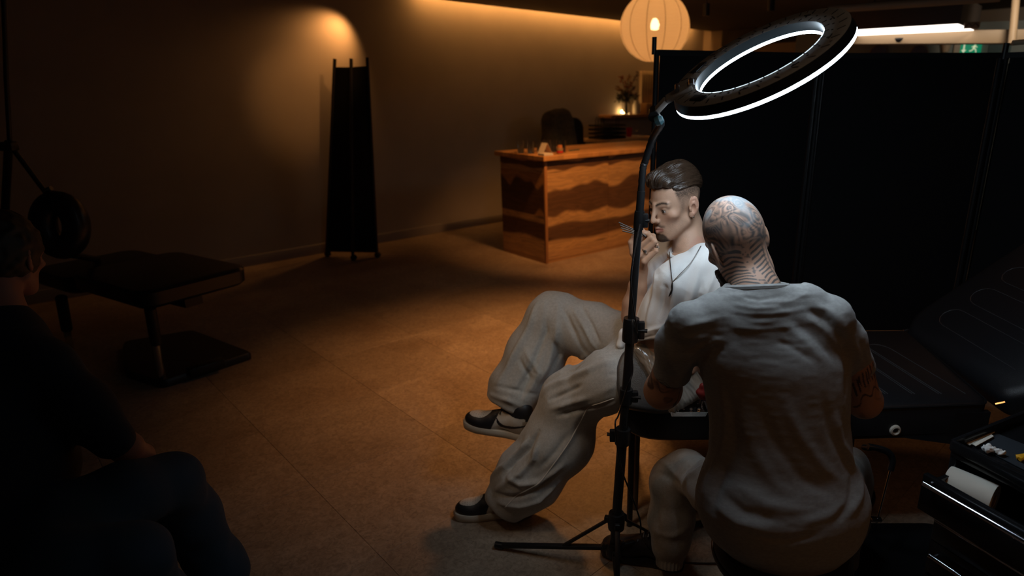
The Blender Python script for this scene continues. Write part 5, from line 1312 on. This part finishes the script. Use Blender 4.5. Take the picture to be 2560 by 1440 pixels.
def onto(f, p, d, r0=0.14, r1=0.0, n=240):
    t = np.linspace(r0, r1, n)[:, None]; P = p + d * t; v = f(P); k = np.argmax(v < 0); return P[k] if v[k] < 0 else None
col = [cc + nk * 0.002 + 0.0625 * (math.cos(q) * cx_ + math.sin(q) * cy_) for q in np.linspace(0, 2 * math.pi, 40, endpoint=False)]
MB().tube(col, 0.0075, 8, closed=True).build('collar', M_wshirt, shirt)
# necklace with pendant
nl = hits(shirt_c, [(1674, 628), (1675, 650), (1678, 680), (1681, 705)], 1.7, 2.6); nr = hits(shirt_c, [(1681, 705), (1700, 685), (1725, 658), (1742, 632), (1752, 615)], 1.7, 2.6)
def lift(p, e): return [q + unit(EYE - q) * e for q in p]
nkl = MB().tube(spline(lift(nl, 0.008), 6), 0.0014, 6).tube(spline(lift(nr, 0.008), 6), 0.0014, 6).build('necklace', M_darksilver, cl)
pd = lift(hits(shirt_c, [(1681, 706), (1680, 716), (1680, 724), (1677, 733), (1672, 741)], 1.7, 2.6), 0.011)
MB().tube(pd, [0.002, 0.0035, 0.0026, 0.0035, 0.0015], 8).build('pendant', M_darksilver, nkl)
# sweatpants
legL = [[C4(1640, 870, 2.27, 72), C4(1590, 900, 2.22, 62), C4(1525, 952, 2.20, 72), C4(1428, 1000, 2.32, 72), C4(1398, 1100, 2.36, 82), C4(1322, 1192, 2.40, 80), C4(1272, 1246, 2.41, 60)]]
legR = [[C4(1640, 870, 2.24, 74), C4(1590, 850, 2.30, 62), C4(1480, 828, 2.44, 66), C4(1385, 800, 2.50, 66), C4(1338, 890, 2.51, 70), C4(1290, 975, 2.50, 64), C4(1276, 1004, 2.50, 55)]]
seat_c = [[C4(1630, 868, 2.28, 82), C4(1690, 860, 2.30, 84)]]
def cutp(pA, d): n = unit(d); return lambda P: (P - pA) @ n
hemL = cutp(at(1250, 1272, 2.41), at(1250, 1272, 2.41) - at(1320, 1180, 2.40)); hemR = cutp(at(1272, 1018, 2.50), at(1262, 1030, 2.50) - at(1310, 930, 2.50))
def pants_c(P):
    dl = chains(P, legL, 0.02, 0.05); dr = chains(P, legR, 0.02, 0.05)
    dl = smax(dl, hemL(P), 0.012); dr = smax(dr, hemR(P), 0.012)
    dr = np.maximum(dr, -rc(P, at(1272, 1020, 2.50), at(1285, 985, 2.50), 0.068, 0.062))
    return np.maximum(smin(smin(dl, dr, 0.012), chains(P, seat_c, 0.03), 0.05), BT + 0.002 - P[:, 2] - 10 * np.clip(0.13 - P[:, 0], 0, 1))
fo2 = Folds()
Lf = [([(1352, 985), (1400, 955), (1470, 925), (1532, 905)], 0.014, 0.010), ([(1375, 1000), (1440, 970), (1532, 935)], 0.010, -0.009), ([(1380, 1022), (1450, 1000), (1530, 968)], 0.013, 0.009), ([(1395, 1040), (1460, 1022), (1530, 1000)], 0.010, -0.008),
      ([(1365, 960), (1420, 930), (1500, 900)], 0.009, -0.007), ([(1500, 880), (1450, 900), (1400, 935)], 0.012, 0.006),
      ([(1320, 1100), (1300, 1130), (1262, 1165), (1225, 1200)], 0.014, 0.013), ([(1345, 1080), (1322, 1120), (1290, 1150), (1262, 1190)], 0.012, -0.012), ([(1345, 1110), (1335, 1145), (1300, 1185), (1240, 1225)], 0.013, 0.012),
      ([(1240, 1235), (1290, 1245), (1350, 1222), (1400, 1180)], 0.013, -0.011), ([(1245, 1255), (1300, 1266), (1350, 1250), (1395, 1205)], 0.012, 0.010), ([(1270, 1190), (1300, 1212), (1350, 1205), (1410, 1160)], 0.014, 0.011),
      ([(1425, 1080), (1390, 1130), (1350, 1170)], 0.014, -0.007), ([(1450, 1030), (1420, 1100), (1370, 1165)], 0.02, 0.006)]
Rf = [([(1350, 752), (1330, 800), (1290, 880), (1245, 960)], 0.017, 0.011), ([(1372, 755), (1365, 830), (1330, 920), (1290, 990)], 0.014, -0.010), ([(1395, 760), (1392, 830), (1370, 910), (1330, 985)], 0.016, 0.010), ([(1410, 775), (1436, 830), (1468, 885)], 0.012, -0.011), ([(1430, 768), (1462, 820), (1490, 870)], 0.012, 0.008),
      ([(1455, 768), (1478, 810), (1500, 855)], 0.010, -0.007), ([(1315, 880), (1345, 930), (1322, 980)], 0.012, 0.009), ([(1300, 900), (1325, 945), (1300, 1000)], 0.011, -0.009), ([(1225, 985), (1270, 1000), (1330, 1020)], 0.012, 0.010), ([(1240, 965), (1285, 975), (1340, 985)], 0.010, -0.008), ([(1385, 850), (1400, 890), (1375, 935)], 0.012, -0.010)]
for pts, w, h in Lf + Rf: fo2.add(hits(pants_c, pts, 1.9, 2.9), w * 0.85, h * 1.25)
lo, hi = bounds(legL + legR + seat_c, 0.02)
pants = sdf_obj('sweatpants', pants_c, lo, hi, 0.0046, M_sweat, cl, disp=lambda V: fo2(V) + 0.004 * vnoise(V * [1, 1, 0.6], 22, 7))
seam = np.array(hits(pants_c, [tuple(q) for q in spline([(1535, 996), (1500, 1008), (1473, 1018), (1458, 1040), (1442, 1069), (1411, 1122), (1380, 1165), (1349, 1202), (1320, 1224), (1291, 1242), (1264, 1266)], 4)], 1.9, 2.9))
seam = seam + grad(pants_c, seam, 0.002) * (fo2(seam) + 0.004 * vnoise(seam * [1, 1, 0.6], 22, 7) + 0.001)[:, None]
MB().tube(list(seam), 0.0024, 6).build('piping', mat('pale piping', (0.55, 0.52, 0.47), 0.8), pants)
# shins inside the trousers + sneakers
shoe(cl, atz(1328, 1283, 0.001), atz(1140, 1291, 0.001), (0, 0, 1), Lr=0.30)
shoe(cl, at(1338, 1100, 2.47), at(1152, 1058, 2.53), (0.12, -0.12, 1), Lr=0.30)
# thin rods held between thumb and fingers
rb_ = at(1580, 574, 2.055)
rodt = thing('rod_bundle', 'fan of thin dark metal rods pinched in the raised hand above the couch', 'tool', rb_)
for k, (y0, y1) in enumerate(((556, 580), (563, 584), (570, 588), (577, 592))):
    MB().tube([at(1547 + 3 * k, y0, 2.055 - 0.004 * k), at(1612 - 2 * k, y1 + 6 - k * 3, 2.055 - 0.004 * k)], 0.0022, 8).build('rod', mat('dark bronze rod', (0.10, 0.085, 0.07), 0.5, 0.8), rodt)
MB().tube([at(1600, 579, 2.052), at(1615, 592, 2.04)], [0.006, 0.003], 10).build('clasp', M_darksilver, rodt)

# ================================================================== tattooist seen from behind
TC = at(1838, 607, 1.66); TR = frame(13, 16, 18); TSC = np.array([0.965, 1.0, 1.12])
tt_ = thing('person', 'person in grey T-shirt and sweatpants hunched on the stool, seen from behind', 'person', (sc0[0], sc0[1], STZ))
def Lt(P): return (P - TC) @ TR / TSC
neck_t = [np.append(TC + TR @ np.array([0, -0.030, -0.045]), 0.055), C4(1874, 672, 1.64, 53), C4(1893, 735, 1.60, 58), C4(1897, 790, 1.61, 50)]
def head_t(P): return smin(head_base(Lt(P), True, 0.0735) * 0.965, chain(P, neck_t, 0.02), 0.022)
def ink_head(V):
    L = Lt(V); x, y, z = L[:, 0], L[:, 1], L[:, 2]
    c = np.tile(np.array([0.50, 0.30, 0.21]), (len(V), 1)) * (1 + 0.05 * vnoise(V, 70, 3))[:, None]
    w = np.stack([vnoise(L, 16, 21), vnoise(L, 16, 22), vnoise(L, 16, 23)], 1) * 0.028
    n1 = vnoise(L + w, 26, 5); n2 = vnoise(L + w * 1.5, 46, 8); big = vnoise(L, 15, 12)
    lines = sstep(0.45, 0.85, np.sin(n1 * 13)) * 0.75 + sstep(0.6, 0.9, np.sin(n2 * 10 + 1)) * 0.35
    blot = sstep(0.05, 0.5, big + 0.45 * n1) * 0.75
    wash = 0.42 + 0.28 * big
    up = np.clip((z + 0.06) / 0.17, 0, 1)
    ink = np.clip(0.50 + 0.30 * big + 0.34 * np.sin(n1 * 15) + 0.22 * np.sin(n2 * 13 + 1), 0.05, 1)
    ink *= sstep(0.075, 0.045, y) * (0.95 - 0.18 * up)
    # neck: ribs branching from the spine, dotted centre line
    s = (V - neck_t[2][:3]) @ unit(neck_t[0][:3] - neck_t[2][:3])
    lat = (V - neck_t[2][:3]) @ TR[:, 0]
    rib = sstep(-0.05, 0.45, np.sin((s - 0.55 * np.abs(lat)) * 560 + 1.6 * vnoise(V, 45, 2))) * sstep(0.007, 0.012, np.abs(lat)) * sstep(0.058, 0.048, np.abs(lat)) * 0.85
    dots = (np.abs(lat) < 0.008) * sstep(0.25, 0.6, vnoise(V, 150, 6)) * 0.7
    side = sstep(0.040, 0.050, np.abs(lat)) * sstep(0.2, 0.6, np.sin(lat * 420 + 3 * vnoise(V, 20, 4))) * 0.7
    nz = sstep(-0.062, -0.085, z - 0.35 * (y + 0.06)) 
    nz = sstep(0.125, 0.100, s)
    ink = ink * (1 - nz) + np.maximum(np.maximum(rib, dots), side) * nz
    ink[(np.abs(x) > 0.0785)] *= 0.05
    col = mixc(c, (0.045, 0.066, 0.078), np.clip(ink, 0, 0.95))
    crown_light = sstep(0.15, 0.6, vnoise(L + w, 26, 31)) * (1 - nz) * sstep(0.0, 0.05, z) * 0.55  # pale blue patches over the crown, lamp light put into the colour
    col = mixc(col, (0.34, 0.40, 0.43), crown_light * (np.abs(x) < 0.077))
    bd_ = sstep(-0.045, -0.06, z) * sstep(-0.005, 0.012, y) * (s > 0.0)
    return mixc(col, (0.02, 0.014, 0.011), bd_ * 0.95)
lo, hi = TC - 0.17, TC + 0.17; lo = np.minimum(lo, neck_t[3][:3] - 0.11); hi = np.maximum(hi, neck_t[2][:3] + 0.10)
hV, hQ = surfnet(head_t, lo, hi, 0.0014)
armTL = [[C4(1722, 805, 1.57, 36), C4(1684, 890, 1.645, 38), C4(1657, 976, 1.745, 44), C4(1660, 968, 1.78, 42)], [C4(1660, 968, 1.78, 42), C4(1676, 950, 1.90, 30), C4(1690, 930, 2.02, 19)]]
armTR = [[C4(2080, 795, 1.57, 36), C4(2138, 905, 1.65, 37), C4(2160, 1002, 1.735, 41), C4(2155, 990, 1.77, 40)], [C4(2155, 990, 1.77, 40), C4(2120, 955, 1.90, 28), C4(2050, 915, 2.0, 19)]]
coreT = [[C4(1897, 790, 1.61, 50), C4(1920, 870, 1.62, 76), C4(1950, 1150, 1.64, 80)]]
wL, wR = armTL[1][-1][:3], armTR[1][-1][:3]
handTL = hand(wL, unit(at(1760, 915, 2.10) - wL), unit([0, -0.3, 1]), unit([0.4, 0.9, 0]), (25, 35, 25))
handTR = hand(wR, unit(at(1930, 900, 2.06) - wR), unit([0, -0.3, 1]), unit([-0.3, 0.9, 0]), (30, 40, 25))
def arms_t(P): return smin(smin(chains(P, coreT + armTL + armTR, 0.02, 0.02), hand_f(P, handTL), 0.01), hand_f(P, handTR), 0.01)
def cols_arm_t(V):
    c = np.tile(np.array([0.50, 0.27, 0.17]), (len(V), 1)) * (1 + 0.06 * vnoise(V, 40, 3))[:, None]
    w = np.stack([vnoise(V, 22, 1), vnoise(V, 22, 2), vnoise(V, 22, 3)], 1) * 0.02
    n = vnoise(V + w, 24, 15)
    a = sstep(0.72, 0.93, np.sin(n * 8)) * sstep(-0.1, 0.35, vnoise(V, 16, 9)) * 0.8
    # left arm: dark leaf-like shading near the sleeve; right arm: blackletter-like row of strokes
    pl_ = at(1664, 940, 1.69); a = np.maximum(a, sstep(0.065, 0.03, np.sqrt((((V - pl_) / [0.8, 1.4, 0.75]) ** 2).sum(1))) * sstep(-0.15, 0.25, vnoise(V, 55, 4)) * 0.85)
    r0, r1 = at(2126, 985, 1.68), at(2185, 925, 1.69); u = unit(r1 - r0); t = (V - r0) @ u; L_ = np.linalg.norm(r1 - r0)
    vv = np.cross(u, unit(EYE - r0)); s_ = (V - r0) @ vv
    strokes = sstep(0.0, 0.5, np.sin(t * 620 + s_ * 160 + 1.2 * np.sign(np.sin(t * 130)))) * sstep(0.017, 0.013, np.abs(s_)) * (t > -0.012) * (t < L_ + 0.012) * 0.9
    near = (((V - r0) @ unit(EYE - r0)) > -0.06)
    a = np.maximum(a, strokes * near)
    r2, r3 = at(2140, 1012, 1.68), at(2190, 972, 1.69); u2 = unit(r3 - r2); t2 = (V - r2) @ u2; v2 = np.cross(u2, unit(EYE - r2)); s2 = (V - r2) @ v2
    a = np.maximum(a, sstep(0.0030, 0.0015, np.abs(s2 - 0.006 * np.sin(t2 * 190))) * (t2 > 0) * (t2 < np.linalg.norm(r3 - r2)) * near * 0.85)
    return mixc(c, (0.03, 0.026, 0.028), np.clip(a, 0, 0.9))
lo, hi = bounds(coreT + armTL + armTR + handTL + handTR, 0.02)
aV, aQ = surfnet(arms_t, lo, hi, 0.0032)
V, Q, C = join_vq([(hV, hQ, ink_head(hV)), (aV, aQ, cols_arm_t(aV))])
link('body', npmesh('body', V, Q, C), M_skin, tt_)
def beard_f(P):
    L = Lt(P); Q = np.stack([np.abs(L[:, 0]), L[:, 1], L[:, 2]], 1)
    d = head_base(L, False) - 0.012
    d = smin(d, ell(Q, (0, 0.075, -0.115), (0.04, 0.03, 0.035)), 0.03)
    return np.maximum(d, np.maximum(L[:, 2] + 0.055, -L[:, 1] + 0.004))
lo, hi = TC - 0.2, TC + 0.2
sdf_obj('beard', beard_f, lo, hi, 0.004, mat('dark beard', (0.022, 0.015, 0.011), 0.7, bump=0.6, bscale=300), tt_, disp=lambda V: 0.003 * vnoise(V, 120, 3))
na = unit(neck_t[1][:3] - neck_t[2][:3]); ca = unit(np.cross(na, [0, 1, 0.0])); cb_ = np.cross(na, ca); c0 = at(1890, 714, 1.585); na = unit(na * 0.30 + UZ * 0.70); ca = unit(np.cross(na, [0, 1, 0.0])); cb_ = np.cross(na, ca)
# T-shirt
rowsT = []
for y, c, hw, D, ry in ((742, 1903, 70, 1.585, .070), (775, 1902, 140, 1.60, .100), (820, 1912, 182, 1.61, .122), (880, 1926, 192, 1.615, .130), (950, 1940, 183, 1.62, .126), (1050, 1947, 173, 1.63, .122), (1140, 1950, 178, 1.64, .126), (1200, 1953, 205, 1.64, .140), (1245, 1955, 218, 1.645, .150), (1290, 1955, 208, 1.655, .150), (1330, 1955, 188, 1.66, .145), (1352, 1955, 150, 1.665, .13)):
    p = at(c, y, D); rowsT.append((p[2], p[0], p[1], hw * D / FPX, ry))
shoT = [[C4(1868, 742, 1.58, 44), C4(1790, 782, 1.575, 48), C4(1722, 808, 1.57, 51)], [C4(1918, 738, 1.58, 44), C4(2010, 762, 1.575, 50), C4(2076, 797, 1.57, 54)]]
slvT = [[C4(1722, 808, 1.57, 51), C4(1694, 865, 1.62, 52), C4(1679, 935, 1.69, 47)], [C4(2076, 797, 1.57, 54), C4(2108, 852, 1.61, 50), C4(2145, 920, 1.67, 42)]]
cufL = cutp(at(1678, 934, 1.685), at(1664, 968, 1.74) - at(1690, 880, 1.63)); cufR = cutp(at(2146, 922, 1.672), at(2156, 990, 1.73) - at(2125, 870, 1.625))
def shirt_t(P):
    d = loft_z(P, rowsT)
    d = smin(d, chains(P, shoT, 0.03, 0.02), 0.045)
    d = smin(d, rc(P, c0 - na * 0.06, c0, 0.10, 0.074), 0.035)
    d = np.where(np.sqrt(((P - c0) ** 2).sum(1)) < 0.12, smax(d, (P - c0) @ na, 0.006), d)
    a = smax(chains(P, slvT[:1], 0.02, 0.03), cufL(P), 0.004); b = smax(chains(P, slvT[1:], 0.02, 0.03), cufR(P), 0.004)
    a = np.maximum(a, -rc(P, at(1674, 950, 1.70), at(1685, 900, 1.65), 0.0445, 0.040)); b = np.maximum(b, -rc(P, at(2149, 935, 1.685), at(2136, 895, 1.645), 0.0385, 0.036))
    return smin(smin(d, a, 0.018), b, 0.018)
ft = Folds()
TF = [([(1712, 818), (1745, 808), (1790, 800)], .008, .006), ([(1712, 832), (1750, 828), (1800, 824)], .008, -.005), ([(1714, 846), (1752, 846), (1800, 852)], .009, .006), ([(1720, 900), (1745, 872), (1790, 850)], .010, .008), ([(1722, 880), (1748, 858), (1790, 842)], .008, -.006), ([(1735, 925), (1765, 885), (1810, 868)], .012, -.006), ([(1690, 830), (1690, 880), (1715, 930)], .012, -.006), ([(1665, 850), (1668, 890), (1690, 935)], .010, .005),
      ([(2040, 758), (2085, 788), (2118, 828)], .011, .009), ([(2020, 772), (2070, 806), (2105, 850)], .009, -.008), ([(2010, 790), (2060, 826), (2098, 872)], .011, .008), ([(1985, 800), (2040, 845), (2085, 900)], .011, -.006), ([(1960, 812), (2010, 850), (2060, 905)], .012, .006), ([(1940, 850), (1985, 870), (2030, 900)], .009, -.005), ([(2112, 860), (2116, 920), (2112, 990)], .010, -.010), ([(2098, 900), (2104, 970), (2108, 1050)], .013, .007), ([(2125, 830), (2140, 870), (2150, 905)], .009, .006), ([(2150, 850), (2158, 885), (2165, 910)], .007, -.005),
      ([(1830, 760), (1890, 772), (1950, 768)], .007, .004), ([(1820, 782), (1890, 796), (1970, 790)], .007, -.004), ([(1835, 815), (1900, 822), (1980, 818)], .008, .0035), ([(1860, 745), (1900, 752), (1960, 740)], .006, -.005),
      ([(1800, 960), (1812, 1040), (1806, 1110), (1785, 1160)], .012, .008), ([(1785, 980), (1792, 1050), (1785, 1120)], .010, -.007), ([(1830, 1000), (1840, 1090), (1825, 1180), (1790, 1240)], .015, -.006), ([(1860, 1040), (1885, 1130), (1930, 1200), (1990, 1250)], .018, .006), ([(1900, 1020), (1940, 1110), (2000, 1190), (2080, 1240)], .016, -.007), ([(1960, 1000), (2000, 1090), (2060, 1170), (2120, 1215)], .016, .007), ([(2060, 1000), (2075, 1080), (2110, 1150), (2145, 1190)], .014, -.008), ([(2090, 1040), (2105, 1110), (2140, 1170)], .012, .009),
      ([(1790, 1150), (1770, 1200), (1760, 1250)], .012, .010), ([(1815, 1160), (1795, 1220), (1785, 1280)], .012, -.009), ([(1780, 1255), (1840, 1305), (1920, 1325)], .014, .009), ([(1800, 1230), (1860, 1280), (1950, 1300)], .013, -.008), ([(1840, 1215), (1920, 1262), (2010, 1275)], .016, .007), ([(2150, 1185), (2150, 1240), (2120, 1290)], .012, .010), ([(2130, 1190), (2125, 1245), (2090, 1300)], .012, -.009), ([(2000, 1310), (2070, 1290), (2130, 1245)], .013, .007), ([(1900, 1345), (1970, 1350), (2050, 1335)], .010, -.007)]
for pts, w, h in TF: ft.add(hits(shirt_t, pts, 1.2, 2.0), w, h * 0.60)
zz_ = [r[0] for r in rowsT]; xs = [r[1] - r[3] for r in rowsT] + [r[1] + r[3] for r in rowsT]
lo, hi = bounds(shoT + slvT, 0.02); lo = np.minimum(lo, [min(xs) - .03, min(r[2] - r[4] for r in rowsT) - .03, min(zz_) - .02]); hi = np.maximum(hi, [max(xs) + .03, max(r[2] + r[4] for r in rowsT) + .03, max(zz_) + .03])
shirt2 = sdf_obj('shirt', shirt_t, lo, hi, 0.0036, M_heather, tt_, disp=lambda V: ft(V) + 0.0016 * vnoise(V * [0.7, 1, 1.0], 15, 3) + 0.0011 * vnoise(V * [0.35, 1, 1.7], 55, 5) * sstep(0.93, 1.05, V[:, 2]) + 0.0004 * vnoise(V * [0.6, 1, 1.5], 70, 8))
for k, rr in ((0, 0.0),):
    loop = [c0 + na * 0.0 + 0.0715 * (math.cos(q) * ca * 1.06 + math.sin(q) * cb_ * 0.98) - na * 0.004 * (1 - abs(math.sin(q))) for q in np.linspace(0, 2 * math.pi, 48, endpoint=False)]
    MB().tube(loop, 0.0085, 8, closed=True).build('collar', M_heather, shirt2)
# trousers
ptL = [[C4(1850, 1285, 1.70, 84), C4(1788, 1222, 1.88, 62), C4(1714, 1180, 2.11, 50), C4(1686, 1205, 2.12, 58), C4(1679, 1300, 2.13, 53), C4(1676, 1355, 2.13, 43), C4(1674, 1392, 2.13, 31)]]
ptR = [[C4(2040, 1285, 1.70, 84), C4(2090, 1215, 1.86, 62), C4(2116, 1172, 2.05, 52), C4(2122, 1215, 2.06, 50), C4(2118, 1300, 2.06, 48), C4(2112, 1392, 2.11, 30)]]
def pants_t(P): return np.maximum(smin(chains(P, ptL, 0.02, 0.035), chains(P, ptR, 0.02, 0.035), 0.03), np.where(P[:, 1] < sc0[1] + 0.16, STZ + 0.004 - P[:, 2], -1))
f3 = Folds()
for pts, w, h in (([(1700, 1190), (1730, 1160), (1768, 1140)], .012, -.008), ([(1705, 1215), (1740, 1180), (1775, 1160)], .012, .009), ([(1720, 1250), (1750, 1205), (1790, 1185)], .012, -.010), ([(1728, 1275), (1765, 1225), (1800, 1205)], .013, .010), ([(1735, 1275), (1780, 1260), (1800, 1240)], .012, -.008), ([(1640, 1180), (1665, 1190), (1700, 1215)], .012, -.008), ([(1635, 1140), (1670, 1165), (1695, 1195)], .010, .007), ([(1640, 1330), (1680, 1340), (1715, 1325)], .012, .006), ([(1636, 1230), (1642, 1290), (1655, 1350)], .010, -.005)):
    f3.add(hits(pants_t, pts, 1.3, 2.4), w, h)
lo, hi = bounds(ptL + ptR, 0.02)
pt_ = sdf_obj('sweatpants', pants_t, lo, hi, 0.005, M_sweat2, tt_, disp=lambda V: f3(V) + 0.004 * vnoise(V, 20, 7))
for p_ in (ptL, ptR):
    e = p_[0][-1]; q_ = p_[0][-2]; d = unit(e[:3] - q_[:3]); r = e[3] + 0.003
    xx = unit(np.cross(d, [0, 1, 0])); yy = np.cross(d, xx); rings = []
    for h, s in ((-0.03, 1.0), (-0.02, 1.03), (0.02, 1.0), (0.03, 0.95)):
        rings.append([e[:3] + d * h + r * s * (1 + 0.035 * math.cos(22 * q)) * (math.cos(q) * xx + math.sin(q) * yy) for q in np.linspace(0, 2 * math.pi, 132, endpoint=False)])
    MB().loft(rings).build('cuff', M_sweat2, pt_)
ha = atz(1690, 1432, 0.001); hb = atz(2100, 1432, 0.001)
shoe(tt_, ha + [0.03, 0.02, 0], ha + [-0.22, 0.10, 0], (0, 0, 1), True)
shoe(tt_, hb, hb + [0.12, 0.27, 0], (0, 0, 1), True)

# ================================================================== third person, dark and out of focus at the left edge
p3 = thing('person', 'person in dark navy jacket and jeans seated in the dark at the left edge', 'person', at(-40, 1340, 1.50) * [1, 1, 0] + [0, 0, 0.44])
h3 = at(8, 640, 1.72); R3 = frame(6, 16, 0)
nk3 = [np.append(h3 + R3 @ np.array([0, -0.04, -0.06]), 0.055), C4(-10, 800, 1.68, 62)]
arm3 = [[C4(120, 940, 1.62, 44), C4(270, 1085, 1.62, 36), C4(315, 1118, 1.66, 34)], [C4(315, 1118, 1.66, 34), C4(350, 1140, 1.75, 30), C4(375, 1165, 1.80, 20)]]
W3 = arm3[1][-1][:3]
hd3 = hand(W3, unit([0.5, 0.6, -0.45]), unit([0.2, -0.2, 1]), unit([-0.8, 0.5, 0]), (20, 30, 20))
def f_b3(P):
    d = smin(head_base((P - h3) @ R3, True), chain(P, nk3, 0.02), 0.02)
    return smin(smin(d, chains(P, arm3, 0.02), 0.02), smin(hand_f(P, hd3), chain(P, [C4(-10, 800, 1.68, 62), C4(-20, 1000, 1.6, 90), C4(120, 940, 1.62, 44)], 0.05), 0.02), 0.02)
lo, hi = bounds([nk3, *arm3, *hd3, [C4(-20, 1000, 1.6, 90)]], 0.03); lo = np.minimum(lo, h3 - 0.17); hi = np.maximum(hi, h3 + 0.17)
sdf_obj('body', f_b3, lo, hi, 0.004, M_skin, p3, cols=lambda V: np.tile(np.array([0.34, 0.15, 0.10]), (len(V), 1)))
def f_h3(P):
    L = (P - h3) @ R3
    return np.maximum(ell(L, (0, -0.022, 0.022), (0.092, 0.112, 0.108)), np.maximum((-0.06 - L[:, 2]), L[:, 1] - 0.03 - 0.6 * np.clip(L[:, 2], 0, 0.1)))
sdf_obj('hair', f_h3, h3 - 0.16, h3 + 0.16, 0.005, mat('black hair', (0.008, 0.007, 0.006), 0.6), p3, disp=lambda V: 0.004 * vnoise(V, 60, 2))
jk3 = [[C4(-10, 835, 1.68, 90), C4(-50, 1000, 1.62, 170), C4(-70, 1180, 1.55, 200), C4(-70, 1280, 1.52, 200)], [C4(20, 870, 1.66, 80), C4(110, 930, 1.62, 66), C4(200, 1020, 1.61, 58), C4(285, 1100, 1.63, 48)], [C4(-60, 860, 1.8, 80), C4(-160, 950, 1.85, 70)]]
def f_j3(P): return chains(P, jk3, 0.05, 0.05)
lo, hi = bounds(jk3, 0.02)
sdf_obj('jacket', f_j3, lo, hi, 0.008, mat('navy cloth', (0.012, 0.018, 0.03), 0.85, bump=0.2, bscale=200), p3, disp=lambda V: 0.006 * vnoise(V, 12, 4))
jn3 = [[C4(-60, 1340, 1.52, 170), C4(150, 1330, 1.50, 110), C4(310, 1245, 1.62, 82), C4(425, 1205, 1.76, 66), C4(470, 1290, 1.90, 66), C4(540, 1420, 2.02, 62), C4(580, 1510, 2.08, 50)], [C4(-60, 1340, 1.52, 170), C4(120, 1420, 1.40, 100), C4(330, 1400, 1.48, 80), C4(380, 1500, 1.62, 70), C4(420, 1650, 1.75, 60)]]
def f_n3(P): return np.maximum(chains(P, jn3, 0.03, 0.05), np.where(P[:, 0] < -1.25, 0.444 - P[:, 2], -1))
lo, hi = bounds(jn3, 0.02); lo[2] = max(lo[2], 0.03)
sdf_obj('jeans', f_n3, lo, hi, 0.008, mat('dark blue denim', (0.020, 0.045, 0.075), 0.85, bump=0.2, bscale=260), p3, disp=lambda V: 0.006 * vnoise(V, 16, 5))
for q in (jn3[0][-1], jn3[1][-1]):
    shoe(p3, [q[0] - 0.03, q[1] + 0.06, 0.001], [q[0] + 0.0, q[1] - 0.24, 0.001], (0, 0, 1), True)
s3 = at(-60, 1340, 1.52); s3[2] = 0
st3 = thing('bench', 'low dark bench under the person at the left edge', 'bench', s3)
MB().box(s3 + UZ * 0.40, (0.42, 0.40, 0.07), None, 0.02).build('seat', M_vinyl, st3)
for x in (-0.17, 0.17):
    for y in (-0.16, 0.16): MB().tube([s3 + np.array([x, y, 0]), s3 + np.array([x, y, 0.38])], 0.014, 10).build('leg', M_dark, st3)
